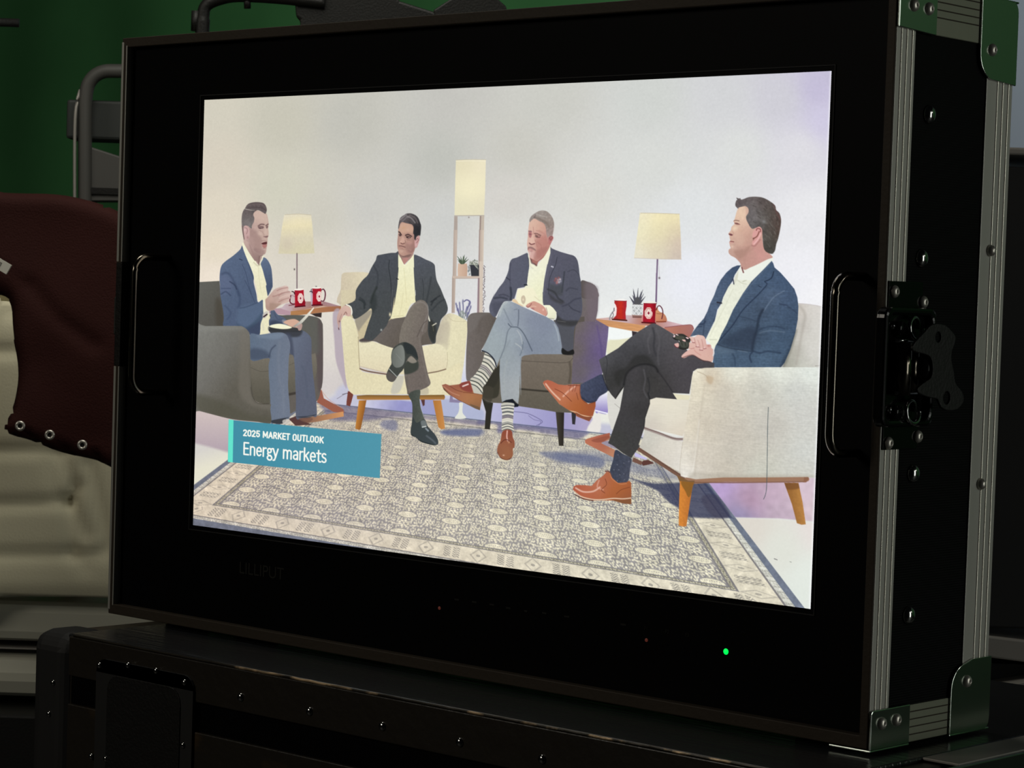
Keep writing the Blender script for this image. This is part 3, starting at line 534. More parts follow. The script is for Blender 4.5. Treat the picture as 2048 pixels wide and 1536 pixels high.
up = F('E 860,800 930,740 990,715 1060,720 1160,790 1205,940 1180,960 1150,930 1100,900 1050,960 1020,1040 990,1100 960,1130 920,1180 880,1240 840,1255 790,1230 768,1180 780,1120 820,1040 840,1000 835,900', (66,70,66), id=PB2, tex=[('f',.03)])
F('E 860,820 960,750 1010,800 1020,960 980,1040 900,1060 850,1000 840,900', grad('E 850,900 1010,900', (106,110,104),(128,132,126)), s_=1.2, clip=up); F('E 1000,720 1100,740 1190,860 1200,940 1110,880 1040,860', (44,50,52), s_=2, a=.8, clip=up)
F('E 780,1110 870,1160 920,1190 850,1255 780,1220', (92,86,82), s_=1, a=.9, clip=up); L('E 810,1080 870,1140 915,1185', 1.6, (160,164,160), s_=.7, clip=up)
L('E 900,870 980,960', .8, (150,154,148), a=.5, clip=up)
# ---- right side table with its lamp, mugs and plant
TB = 'side_table.001'
F('b 840,1160 1000,1190 960,1280 850,1310', (58,50,54), sm=0, id=TB)
F('b 0,880 330,850 720,800 1100,810 1640,930 2048,1030 2200,1060 1560,1090 1100,1030 0,910', field('b 200,890 760,830 960,900 1150,960 1650,960 1580,1030 1850,1030 1300,1000', (216,178,170),(214,206,226),(190,130,110),(178,110,90),(214,186,206),(186,124,104),(226,196,206),(186,114,92)), sm=0, id=TB)
F('b 20,885 400,930 1100,1030 1160,1040 1050,1180 850,1160 300,1060 15,1010', grad('b 200,900 200,1040', (196,140,96),(214,150,96)), sm=0, s_=.7, id=TB, tex=[('h',.05)])
F('a -100,260 0,235 400,180 700,148 800,150 850,190 885,280 800,480 720,560 240,420', field('a 100,260 400,300 700,220 800,400 860,260', (196,126,104),(176,110,90),(186,118,104),(160,104,96),(170,110,110)), s_=.7, id=TB, sm=0)
L('a 0,228 400,178 700,148 800,152 850,190 880,270', 1.4, (150,84,90), s_=.7)
LP = 'table_lamp.001'
L('b 1405,-150 1390,520', 3.0, (120,98,130), sm=0, id=LP); L('L 690,605 676,1060', 3.0, (120,98,130), sm=0, id=LP); L('L 700,610 712,790', .8, (190,184,190), sm=0)
B('L 710,799', 1.8, 2.0, 0, (92,80,84), 1)
F('L 512,132 700,135 916,142 930,400 935,608 740,605 450,595 480,380', field('L 540,160 700,200 880,180 520,300 700,320 900,300 480,580 700,560 900,590 920,450', (240,232,198),(246,234,184),(244,232,182),(240,234,196),(228,218,176),(222,206,172),(234,228,206),(222,212,184),(206,190,178),(212,192,176)), sm=0, s_=.9, id=LP, tex=[('f',.008)])
L('L 520,134 700,136 916,144', 1.2, (196,184,160), a=.8); L('L 455,594 740,604 934,606', 1.2, (200,188,176), a=.7)
F('b 1380,640 1450,640 1500,730 1560,760 1620,840 1620,950 1400,955 1370,800', field('b 1420,700 1460,780 1560,800 1430,860 1580,930 1420,930', (214,160,96),(230,176,110),(170,110,100),(236,190,130),(150,64,52),(226,96,80)), id=LP, s_=.7)
L('b 1400,760 1480,770 1540,740', 1.6, (160,90,70), a=.7); L('b 1400,950 1610,950', 2.2, (130,52,34), a=.9)
F('b 1430,620 1500,650 1520,740 1450,700', (240,240,248), s_=.6)
PT = 'spiky_plant_in_patterned_pot'
for p in ('b 960,540 980,185','b 930,540 870,200','b 980,540 1090,220','b 920,530 870,250','b 990,530 1110,310','b 900,540 780,370','b 1010,540 1150,370','b 930,520 850,340','b 990,500 1060,250'):
    L(p, 4.0, (84,84,96), taper=[1.2,.8,.12], sm=0, id=PT, s_=.5)
F('b 900,540 930,400 1000,400 1030,540', (84,84,88), id=PT, s_=1)
pm = F('b 855,550 960,552 1085,555 1085,860 850,855 835,800', (206,208,208), sm=0, id=PT)
for i in range(4):
    for j in range(4):
        x, y = 870+i*60, 560+j*64
        L('b %g,%g %g,%g'%(x-30,y,x+30,y+64), .8, (240,242,242), sm=0, clip=pm, s_=.4); L('b %g,%g %g,%g'%(x+30,y,x-30,y+64), .8, (240,242,242), sm=0, clip=pm, s_=.4)
for x, y in ((945,640),(1040,640),(890,700),(1000,705),(860,620),(940,760),(1050,760)): B('b %g,%g'%(x,y), 1.8, 2.2, 0, (146,150,150), .8, pm)
F('b 838,790 960,800 1090,800 1080,862 855,858', grad('b 850,800 850,860', (170,130,120),(110,64,58)), sm=0, id=PT)
L('b 860,548 1085,556', 1.3, (90,86,90))
M1, M2 = 'red_mug_with_hidden_handle', 'red_mug_with_octagon_emblem'
F('b 445,465 720,470 718,600 695,740 705,900 410,890 480,800 495,640 440,520', grad('b 450,600 590,600 710,600', (180,40,44),(206,44,28),(176,34,50)), sm=0, id=M1, tex=[('f',.03)])
F('b 445,540 480,590 492,680 480,760 430,800 400,800 420,700 440,640', (248,232,230), id=M1, s_=.5); L('b 435,640 430,690', 1.6, (60,60,70)); L('b 440,690 380,760 335,860 335,900', 2.4, (150,146,152), id=M1); L('b 400,740 420,800 380,870', 1.4, (110,104,112))
F('b 443,462 500,440 600,432 690,445 720,468 600,478', (252,246,242), id=M1, s_=.6)
L('b 400,895 720,920', 3.0, (84,30,24), sm=0, id=M1); L('b 445,470 720,480', 1.2, (120,24,36), a=.8)
F('b 1065,820 1100,800 1100,960 1060,940', (226,140,140), s_=1, a=.8)
mug('b 1120,700 1240,700 1370,700', 'b 1105,525 1395,530 1380,700 1365,975 1090,965 1098,700', 'b 1105,520 1140,500 1250,488 1370,500 1398,525 1250,540', (1297.2,626.2,8.4,12.2), 'b 1395,680 1430,600 1480,590 1530,660 1545,760 1520,880', M2)
L('b 1250,665 1180,640 1150,690', .6, (196,100,100)); L('b 1300,690 1240,640 1180,680 1150,740', .8, (196,90,90), a=.7); L('b 1300,800 1240,860 1160,830', .8, (196,90,90), a=.8)
L('b 1290,690 1310,720', 2.4, (170,26,44)); L('b 1070,965 1370,985', 3.2, (96,20,26), sm=0, id=M2); L('b 1110,530 1395,535', 1.2, (120,20,40), a=.8)
# ---- taupe armchair
TA = 'taupe_armchair'
F('J 1600,0 1840,0 1880,60 1890,150 1880,350 1850,500 1600,560 1500,300', grad('J 1650,200 1880,300', (112,106,102),(112,98,106)), id=TA, tex=[('f',.014)], sm=0)
F('I 1590,1280 1700,1290 1790,1330 1840,1400 1860,1536 1600,1536', grad('I 1600,1400 1860,1400', (92,84,82),(116,104,106)), id=TA, tex=[('f',.014)])
F('J 1700,0 1850,10 1885,100 1870,400 1780,500', (118,106,114), s_=5, a=.6)
F('K 580,470 640,510 720,530 700,660 680,860 615,855 630,640', (48,46,40), sm=0, id=TA); F('K 1495,640 1600,650 1595,860 1592,1065 1535,1062 1515,860', grad('K 1500,800 1600,800', (70,64,54),(44,40,36)), sm=0, id=TA); F('K 1690,640 1750,650 1735,800 1700,795', (52,50,54), sm=0, id=TA)
m = F('J 480,440 1600,900 1560,1000 K 1700,200 1850,250 1850,560 1690,655 1500,645 1300,610 1060,575 820,535 720,530 580,480 400,420 410,300 500,100', grad('K 1300,100 1300,640', (110,102,90),(96,90,78)), sm=0, id=TA, tex=[('f',.018)])
F('J 1280,480 1700,430 1700,960 1300,1000', (92,85,78), sm=0, id=TA)
fa = F('J 100,470 140,400 200,380 300,375 420,380 460,400 490,470 430,620 320,840 290,900 330,960 300,1080 180,1260 100,1310 80,1200 85,900 100,640', grad('J 100,700 450,700', (112,104,100),(98,90,84)), id=TA, tex=[('f',.018)], sm=1)
L('J 260,640 290,450 400,400', 5, (96,88,82), a=.5, s_=3, clip=fa); F('J 110,420 250,385 440,385 300,440 200,600 120,640', (120,114,110), s_=4, a=.5, clip=fa)
cs = F('J 830,1000 900,950 1200,940 1530,950 1545,1000 1540,1350 K 1690,330 1400,370 1060,345 1060,200 1065,60', grad('J 1200,950 1200,1400', (120,110,98),(110,100,88)), sm=0, id=TA, tex=[('f',.018)])
L('J 840,1035 1100,1050 1450,1060 1540,1000', 1.3, (84,76,68), a=.8, clip=cs); L('J 1500,1060 1510,1200 1490,1330', 4, (76,68,58), a=.7, s_=3, clip=cs); L('K 1060,360 1400,390', 3.2, (50,46,40), a=.85, s_=1.2)
ar = F('J 1570,640 1580,560 1620,510 1720,495 1850,500 1850,470 2030,570 2020,700 1990,950 1940,1220 K 1700,620 1690,340 1700,100', field('J 1620,540 1620,900 1700,1200 1850,560 1950,650 1900,900 1780,1000 1800,1250 1990,700', (110,102,96),(108,100,90),(104,98,88),(108,96,112),(112,96,138),(104,86,142),(100,88,120),(108,96,150),(120,104,150)), sm=0, id=TA, tex=[('f',.018)])
L('J 1870,560 1920,800 1940,1000', 3, (92,76,128), a=.6, s_=2.5, clip=ar)
F('J 1540,1350 1700,1340 1780,1370 1700,1536 1540,1500', (100,94,84), s_=2, a=.8)
# shade of the hanging foot on the chair front
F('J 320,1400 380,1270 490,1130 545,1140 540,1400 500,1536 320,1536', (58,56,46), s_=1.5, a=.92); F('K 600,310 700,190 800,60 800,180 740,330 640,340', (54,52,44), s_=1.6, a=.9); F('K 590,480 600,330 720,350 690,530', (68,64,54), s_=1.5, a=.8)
# ---- person in navy blazer and striped socks
PC = 'person.002'
sh = F('Y 345,1150 375,1250 380,1480 430,1500 560,1440 700,1300 860,985 860,1100 820,1300 770,1536 I 1050,1000 1010,1280 990,1480 J 1130,60 1140,270 1000,260 900,250 880,30 930,0 I 740,1340 760,1150 775,1050', grad('I 800,1100 1000,1400', (240,240,214),(238,238,200)), id=PC, tex=[('f',.01)])
F('I 480,1000 760,1000 758,1150 738,1340 700,1372 590,1392 565,1480 540,1560 450,1540', (88,90,106), sm=0, id=PC)
jl = F('Y 340,1150 250,1180 100,1250 I 520,922 490,945 465,1000 450,1100 420,1190 370,1290 300,1380 210,1520 J 470,120 420,230 400,300 410,380 480,440 540,330 600,230 680,220 720,200 770,60 900,0 I 740,1340 735,1290 770,1080 775,960 760,900', grad('I 450,1200 760,1300', (92,94,110),(88,92,108)), id=PC, tex=[('f',.02)])
jr = F('I 1108,730 1130,760 1250,810 1400,855 1480,880 1530,940 1555,1040 1570,1180 1590,1300 1600,1500 J 1650,100 1670,250 1660,400 1600,520 1560,600 1550,760 1540,880 1460,900 1400,860 1370,700 1330,560 1300,500 1320,440 1310,380 1240,290 1140,270 1130,100 I 990,1480 1010,1280 1040,1120 1070,960 1095,850', grad('I 1100,1000 1560,1300', (90,90,106),(84,86,100)), id=PC, tex=[('f',.02)])
L('I 760,900 775,1080 735,1290', 2, (62,66,78), a=.8, clip=jl); L('I 480,1000 470,1200 490,1500', 2.4, (70,72,88), a=.6, s_=1.6, clip=jl); L('I 400,1210 470,1260', 2.4, (60,62,76), a=.8, clip=jl)
L('I 300,1500 380,1490 450,1520', 3, (62,64,78), a=.6, s_=1.6, clip=jl); L('J 470,180 560,170 640,190', 3.4, (58,62,74), a=.8, s_=1.8, clip=jl); F('J 440,260 560,230 620,220 540,330 490,420', (74,76,90), s_=4, a=.6, clip=jl); L('J 690,40 700,120 690,200', 4, (52,56,66), a=.8, s_=2, clip=jl)
L('I 1120,800 1100,950 1050,1200 1000,1480', 4, (104,104,120), a=.55, s_=2.5, clip=jr); L('I 1215,900 1190,1020 1130,1150 1090,1280 1080,1480', 1.4, (60,62,74), a=.9, clip=jr)
L('I 1330,1130 1310,1300 1290,1450', 2.6, (58,62,70), a=.8, s_=1.6, clip=jr); F('I 1100,1330 1200,1350 1290,1340 1290,1500 1120,1470', (68,72,74), s_=4, a=.55, clip=jr)
L('J 1200,60 1290,100 1340,180 1400,220', 3.4, (56,58,62), a=.8, s_=2, clip=jr); F('J 1220,120 1330,200 1420,230 1380,260 1250,200', (58,58,60), s_=4, a=.7, clip=jr)
L('I 1560,1180 1480,1100 1380,1130', 2, (66,68,80), a=.6, clip=jr); L('J 1600,60 1500,40 1450,80', 2.4, (64,66,78), a=.7, s_=1.5, clip=jr); L('J 1640,180 1560,200 1480,260 1400,290', 3, (62,64,78), a=.7, s_=1.8, clip=jr)
L('J 1490,280 1540,330 1640,370', 2, (60,62,74), a=.8, s_=1.2, clip=jr); F('J 1310,400 1420,480 1620,490 1560,560 1400,560 1310,500', (56,56,56), s_=3, a=.8, clip=jr); L('J 1330,490 1440,505', 1, (110,110,108), a=.7)
F('J 1340,560 1540,600 1540,860 1460,890 1400,840', (82,84,88), s_=4, a=.6, clip=jr)
for x,y,c in ((1195,1240,(170,96,92)),(1215,1290,(190,120,112)),(1240,1225,(150,90,92)),(1230,1260,(196,150,150)),(1262,1250,(210,196,200)),(1270,1280,(150,150,168)),(1210,1310,(170,110,112)),(1245,1295,(196,190,200)),(1180,1270,(140,84,90))): B('I %g,%g'%(x,y), 2.2, 2.2, 0, c, .9)
B('I 1130,1048', 1.5, 1.2, 0, (240,240,250), 1); B('I 1150,1056', 1.2, 1.4, 0, (220,220,236), 1)
L('I 700,1335 740,1340', 2.2, (36,40,48), s_=.7)
# head
F('Y 372,1200 385,1490 560,1520 800,1400 862,1150 862,975 800,1100 700,1250 560,1440 430,1390', (240,239,212), sm=0, id=PC)
L('Y 385,1260 400,1440 470,1500', 2.6, (220,216,196), s_=1, a=.7)
nk = F('Y 400,1200 420,1330 480,1390 550,1440 590,1350 700,1260 800,1100 850,990 860,900 600,1000', grad('Y 450,1300 800,1100', (170,110,100),(184,120,110)), id=PC)
L('Y 425,1300 440,1370 500,1400 545,1435', 3, (110,80,80), a=.8, s_=1.3)
hm = F('Y 400,430 450,380 540,370 640,420 780,540 860,700 900,760 850,960 830,1000 790,1110 700,1210 640,1270 560,1330 480,1300 420,1270 390,1240 370,1150 345,1090 338,1000 330,950 335,880 345,820 350,760 355,680 365,560 385,450', grad('Y 350,800 850,850', (222,180,164),(196,136,124)), id=PC, tex=[('f',.015)])
F('Y 400,440 520,380 640,440 760,560 700,660 520,640 400,620', field('Y 450,450 560,560 700,600 420,580', (226,196,172),(216,172,150),(202,146,130),(224,184,164)), s_=3, a=.8, clip=hm)
F('Y 560,820 800,760 840,960 700,1180 560,1260 540,1000', (188,124,114), s_=4, a=.7, clip=hm); B('Y 600,800', 5, 4, 0, (206,146,134), .6, hm)
F('Y 370,660 420,640 440,700 430,790 390,800 365,740', (178,112,112), s_=1, a=.85, clip=hm); L('Y 362,650 430,660', 1.8, (140,104,108), s_=.8, clip=hm)
L('Y 500,705 560,710 640,750', 2.2, (136,96,90), s_=1, clip=hm); F('Y 510,720 560,740 640,770 620,800 550,800', (150,100,96), s_=1, a=.85, clip=hm); B('Y 530,765', 1.6, 1.2, 0, (92,80,70), .9, hm); L('Y 530,790 620,800', 1.2, (120,80,78), a=.8, clip=hm)
L('Y 470,560 480,660 460,730', 1.4, (190,136,126), a=.7, clip=hm); F('Y 440,760 470,740 490,860 510,920 430,950 385,900', (228,186,168), s_=1.3, a=.8, clip=hm)
L('Y 385,925 430,955 500,935', 2.3, (134,82,82), s_=.9, clip=hm); L('Y 520,860 540,940 560,1000', 1.6, (176,118,106), a=.6, s_=1.2, clip=hm)
F('Y 345,1040 370,1005 440,1010 520,1060 530,1100 480,1080 400,1050 350,1080', (150,108,106), s_=1, a=.85, clip=hm); F('Y 355,1070 400,1045 470,1080 440,1120 380,1110', (198,140,134), s_=1, a=.8, clip=hm)
F('Y 370,1100 480,1110 540,1160 500,1260 420,1270 380,1200', (216,172,164), s_=2, a=.7, clip=hm); B('Y 395,1150', 1.6, 6, 0, (232,200,192), .7, hm); B('Y 420,1110', 3, 1.6, 0, (176,128,124), .6, hm); F('Y 540,1100 800,1010 720,1200 560,1320 480,1290', (170,112,104), s_=3, a=.55, clip=hm)
B('Y 600,775', 1.5, .9, 10, (190,150,144), .7, hm); B('Y 562,772', 1.0, 1.0, 0, (84,66,62), .8, hm); L('Y 385,720 425,725', 1.6, (120,72,80), a=.8, s_=.9, clip=hm); L('Y 400,690 405,760', 1.2, (150,92,98), a=.6, clip=hm); B('Y 640,660', 5, 3, 0, (208,154,138), .5, hm); L('Y 540,640 620,650 700,700', 1.6, (184,126,114), a=.5, s_=1.3, clip=hm); B('Y 690,860', 4, 5, 0, (198,132,122), .5, hm); L('Y 560,900 640,960 660,1060', 1.8, (172,112,102), a=.5, s_=1.5, clip=hm); F('Y 760,700 860,760 850,900 790,860', (206,152,144), s_=2.5, a=.5, clip=hm); F('Y 850,560 940,520 920,700 840,740 800,660', (204,172,166), s_=2.5, a=.6)
er = F('Y 815,840 840,780 890,745 925,780 930,820 890,900 850,960 820,920', (188,118,114), id=PC, s_=.9); L('Y 850,790 890,770 900,820 860,860', 1.6, (126,70,76), a=.8); B('Y 850,820', 1.8, 2, 0, (120,64,70), .7)
hr = F('Y 385,420 390,380 420,320 480,265 560,215 620,188 700,182 780,200 860,270 920,370 945,470 940,560 925,680 905,760 840,760 800,800 770,700 760,600 740,520 690,460 600,420 520,370 470,375 430,410 395,450', field('Y 450,330 620,220 740,230 600,330 740,400 850,420 860,540 880,650 800,700', (128,120,120),(172,162,154),(176,166,160),(160,148,140),(140,126,114),(150,138,128),(128,112,102),(176,160,160),(176,140,134)), id=PC, s_=.9, tex=[('f',.05)])
L('Y 500,330 620,380 760,450 830,540', 4, (124,108,98), a=.6, s_=2.4, clip=hr); L('Y 530,260 650,300 780,330', 2, (186,178,170), a=.6, s_=1.6, clip=hr); L('Y 600,220 700,230 800,280', 2, (150,140,134), a=.6, s_=1.4, clip=hr); L('Y 520,280 500,350', 2.4, (116,104,104), a=.7, s_=1.4, clip=hr)
# folded card and hands
F('J 710,215 740,190 790,220 830,260 870,300 760,250', (228,200,160), id=PC, s_=.8)
F('J 785,60 900,40 1000,40 1060,160 1090,260 1000,330 880,290 800,250 762,190', grad('e 250,600 900,1000', (246,240,206),(242,238,204)), sm=0, id=PC, s_=.7)
F('e 350,830 400,780 450,800 480,900 460,1000 410,1050 360,1000 340,920', (196,178,152), s_=1, a=.85); B('e 405,910', 1.6, 2.4, 0, (244,226,196), .9); B('e 420,830', 1.4, 1.2, 0, (210,196,170), .8)
L('e 760,820 900,940', 1.6, (214,208,172), a=.7, s_=1)
hd = F('e 490,1110 520,1060 640,990 740,960 850,1000 960,1060 1060,1140 1110,1230 1140,1340 1120,1400 1050,1400 900,1320 740,1240 660,1190 600,1150 540,1160', field('e 600,1050 760,1050 560,1120 800,1180 1000,1140 1080,1300 950,1280', (220,170,148),(214,160,140),(186,120,112),(222,170,148),(216,156,138),(200,130,118),(216,160,142)), id=PC, s_=.8)
L('e 500,1120 560,1140 620,1090 660,1030', 1.6, (150,90,86), a=.8, clip=hd); L('e 560,1160 680,1190 740,1200', 2, (170,106,110), a=.8, clip=hd); L('e 620,1150 720,1110 800,1130', 1.6, (236,196,176), a=.7, clip=hd); B('e 1020,1220', 1.6, 2, 0, (244,200,188), .8, hd); B('e 700,1180', 1.6, 1.2, 0, (170,100,104), .7, hd)
F('e 1010,1090 1100,1075 1220,1080 1330,1170 1430,1300 1400,1490 1350,1510 1200,1490 1130,1420 1150,1340 1100,1180', grad('e 1150,1150 1350,1480', (246,244,214),(230,230,200)), sm=0, id=PC, s_=.7); L('e 1110,1160 1150,1330 1090,1420', 1.4, (150,96,90), a=.6); L('e 1200,1490 1340,1500', 2.4, (150,150,130), a=.6, s_=1.2)
# trousers
lg = F('J 530,370 580,260 620,222 680,218 760,250 860,300 1000,360 1170,430 1290,500 1340,580 1370,700 1390,820 1400,945 1000,945 880,962 842,985 830,1100 835,1300 830,1500 K 1050,200 1045,420 1030,545 960,480 830,525 815,420 800,180 J 545,1000 495,1130 430,990 300,890 370,740 450,560 500,450', field('J 480,700 600,300 620,500 700,450 800,300 1000,500 1200,600 1330,650 1100,850 740,700 650,1000 780,1100 660,1400 800,1400 950,850 480,900', (160,172,176),(176,186,186),(150,160,172),(140,150,166),(140,148,164),(128,136,156),(126,134,154),(140,152,166),(130,140,156),(158,170,178),(150,160,166),(158,166,172),(160,166,170),(170,176,178),(120,130,150),(158,170,174)), id=PC, tex=[('f',.012)], sm=0, s_=.9)
L('J 660,530 700,570 790,580 860,650 920,760 985,900', 1.9, (78,88,102), s_=1.2, a=.8, clip=lg); L('J 700,570 650,640 620,800 590,900 550,1000', 1.9, (98,108,120), a=.7, s_=1.4, clip=lg)
L('J 600,330 640,420 680,500 720,560', 2.4, (122,132,144), a=.7, s_=1.6, clip=lg); L('J 800,340 800,460 790,560', 2, (92,100,116), a=.8, s_=1.3, clip=lg); L('J 740,340 780,330', 1.6, (110,120,134), a=.7, s_=1.2, clip=lg)
L('J 760,800 830,850 850,900', 2, (196,200,196), a=.6, s_=1.4, clip=lg); L('J 860,780 850,880 820,960', 2.2, (100,112,124), a=.7, s_=1.4, clip=lg); L('J 780,620 830,700 850,800', 2, (196,200,200), a=.5, s_=1.6, clip=lg)
L('J 1290,540 1330,640 1350,760', 2.4, (180,190,196), a=.6, s_=1.6, clip=lg); L('J 540,420 580,280 640,235', 3, (190,198,196), a=.6, s_=2, clip=lg); L('J 600,900 680,760', 3, (132,142,150), a=.5, s_=2.4, clip=lg)
L('J 640,1040 600,1250 620,1500', 3, (166,174,174), a=.5, s_=2, clip=lg); L('J 830,1000 830,1500', 2, (120,128,136), a=.5, s_=1.2, clip=lg)
F('J 1395,860 1470,905 1545,880 1548,950 1400,945', (34,34,34), s_=1.2, id=PC)
F('K 830,520 880,495 960,482 1000,530 1040,555 1030,580 980,585 960,540 900,525', (28,32,40), id=PC, sm=0)
# socks
sk = F('K 825,540 970,535 978,590 970,700 965,800 970,880 840,890 828,800 832,660', (198,196,182), id=PC, s_=.8)
for i, (y, c, w) in enumerate(((562,(110,110,112),2.2),(580,(236,232,214),1.6),(597,(96,100,104),2.6),(615,(222,218,204),2),(640,(90,94,98),2.8),(664,(232,228,210),2),(684,(120,116,124),3.6),(706,(130,120,130),3),(728,(220,214,198),2.2),(750,(226,222,206),2),(772,(140,140,140),1.6),(790,(84,86,88),1.8),(806,(228,224,204),2),(822,(104,106,106),2),(838,(214,210,192),2),(854,(98,100,98),1.8),(872,(220,216,200),2))):
    L('K %g,%g %g,%g %g,%g'%(822,y+10+i,900,y,980,y+8+i*1.6), w, c, clip=sk, s_=.5)
sk = F('J 340,930 400,940 490,1060 480,1120 420,1230 350,1350 310,1400 300,1500 160,1470 130,1310 200,1230 280,1110 320,1000', (196,194,180), id=PC, s_=.8)
nn = 19
for i in range(nn):
    t = i/(nn-1); x0,y0 = 330-205*t**.9, 950+400*t; x1,y1 = 505-190*t, 1090+400*t
    c = [(86,88,84),(232,228,212),(120,122,118),(206,200,184),(66,70,64),(222,218,198)][i%6]
    if 6 <= i <= 7: c = (128,118,122)
    L('J %g,%g %g,%g %g,%g'%(x0-20,y0-10,(x0+x1)/2+10,(y0+y1)/2-34,x1+14,y1+20), 2.6 if i%2 else 2.0, c, clip=sk, s_=.6)
L('J 300,895 380,930 460,1010 495,1110', 2.2, (40,44,58), s_=.9)
# shoes
s1 = F('K 85,310 130,296 180,315 300,300 330,280 430,255 455,330 480,410 590,430 575,520 555,620 500,600 400,550 280,490 180,430 110,370', field('K 120,320 300,320 380,300 350,420 450,450 550,480 250,420 520,590 200,380', (150,90,74),(150,84,64),(136,62,58),(196,140,86),(190,130,76),(170,110,66),(170,104,76),(120,90,66),(166,96,74)), sm=0, id=PC, s_=.9)
F('K 305,300 425,258 450,330 460,400 340,370', (140,60,56), s_=1.6, a=.8, clip=s1); L('K 345,325 410,300', 2.8, (232,206,200), s_=.9, clip=s1); L('K 110,330 200,400 300,440', 2, (206,150,120), a=.6, s_=1.3, clip=s1); L('K 180,320 260,370 340,395', 1.2, (110,56,44), a=.7, clip=s1)
L('K 95,340 180,430 280,492 400,552 500,602 553,618', 2, (92,66,50), s_=.9, clip=s1); F('K 430,545 560,590 553,620 500,605', (110,86,64), s_=1, a=.8, clip=s1); L('K 350,400 460,410 590,430', 1.6, (120,60,40), a=.7, clip=s1)
s2 = F('K 830,900 860,870 900,862 950,880 965,960 985,1010 985,1080 965,1100 965,1180 930,1230 880,1240 820,1220 790,1180 770,1130 780,1060 810,1000', field('K 900,900 900,960 850,1060 900,1080 880,1180 800,1130 960,1050 920,1210', (140,60,44),(150,66,48),(160,104,70),(186,130,80),(170,110,70),(130,74,60),(120,62,56),(150,90,60)), id=PC, s_=.9)
L('K 895,880 890,950 900,1000', 2.6, (238,190,176), a=.85, s_=1, clip=s2); L('K 815,1030 860,990 900,990 945,1020', 1.6, (96,44,34), a=.8, clip=s2); B('K 850,1180', 2, 1.4, 0, (236,190,160), .8, s2); L('K 775,1140 800,1200 880,1238 950,1210', 1.6, (96,48,40), a=.8, clip=s2); B('K 915,1020', 2, 2, 0, (216,160,120), .7, s2)
# ---- pale armchair on the right: far arm, back, seat
PA4 = 'pale_linen_armchair'
F('P 580,60 590,0 720,0 700,60 650,230 620,220 590,130', (222,220,212), id=PA4); F('O 875,880 960,840 1060,800 1070,900 1040,1000 1000,1160 930,1320 900,1230 880,1100', (218,216,208), id=PA4, tex=[('h',.01)])
L('O 960,1010 1020,1060', 1.2, (160,156,150), a=.7)
F('N 1640,520 1760,530 1850,545 1945,560 1930,1300 1480,1300 1560,1000 1640,700', field('N 1680,600 1720,800 1600,1100 1560,1240 1850,600 1880,800 1850,1100 1700,1250 1800,950', (206,198,188),(186,180,172),(176,172,160),(160,160,146),(220,216,210),(222,220,214),(220,218,212),(206,206,196),(216,214,206)), sm=0, s_=1, id=PA4, tex=[('f',.01),('h',.01)])
L('N 1690,560 1745,660 1720,820 1640,1250', 4, (172,166,156), a=.6, s_=4); L('N 1870,1275 1930,1270', 1.4, (150,144,136), a=.7); L('N 1670,525 1800,535 1940,560', 1.6, (200,192,190), a=.8)
F('N 1600,900 1650,860 1560,1150 1500,1290 1460,1290', (120,120,108), s_=4, a=.7)
ft = F('O 1380,960 1450,935 1700,940 1870,965 1860,1200 1780,1400 1320,1290 1330,1200 1370,1050', field('O 1420,970 1600,1000 1800,1000 1380,1150 1600,1150 1750,1300 1750,1380 1400,1280', (234,226,206),(232,226,204),(226,220,202),(216,210,196),(228,222,204),(226,218,200),(220,206,186),(206,196,184)), id=PA4, s_=.9, tex=[('h',.012)], sm=0)
F('P 1020,230 1100,250 1300,330 1480,380 1500,330 1620,330 1640,800 1520,800 1400,720 1200,620 950,470 960,440 1010,300', field('P 1050,300 1300,450 1560,500 1200,600 1500,760 1580,600 1000,440', (206,204,192),(222,216,202),(230,224,212),(214,206,194),(226,222,212),(226,220,210),(196,192,180)), sm=0, id=PA4, tex=[('h',.012),('f',.01)])
L('P 1020,220 1150,265 1300,320 1400,350 1480,350', 5, (140,120,116), a=.8, s_=1.6); L('P 1020,215 1200,275 1350,335 1470,350', 1.6, (96,72,66), a=.7)
F('Q 355,358 420,372 540,380 530,430 395,425', (230,224,190), sm=0, id=PA4)
L('P 930,460 1100,570 1300,700 1500,830', 7.5, (122,88,72), sm=0, id=PA4, s_=.7); L('P 930,450 1100,555 1300,690 1480,800', 1.6, (96,70,60), a=.7)
F('P 980,640 1000,610 1060,600 1120,630 1130,645 1000,672', (96,60,54), sm=0, id='table_base.001')
F('P 885,570 990,620 980,665 870,620', (120,84,70), sm=0, id='table_base.001'); F('P 900,510 1050,580 1040,600 900,560', (196,190,230), sm=0, s_=.6)
F('P 300,365 330,345 450,310 600,275 600,330 500,400 660,480 660,580 340,420 305,400', field('P 330,370 450,330 560,310 480,400 640,520 360,410', (190,100,76),(176,90,70),(160,80,62),(180,104,80),(196,140,106),(206,134,96)), sm=0, id='table_base.001')
F('P 500,400 600,370 640,420 680,470', (150,140,160), s_=1, a=.9); F('P 380,362 580,310 590,360 460,392', (150,80,62), s_=.8, a=.7)
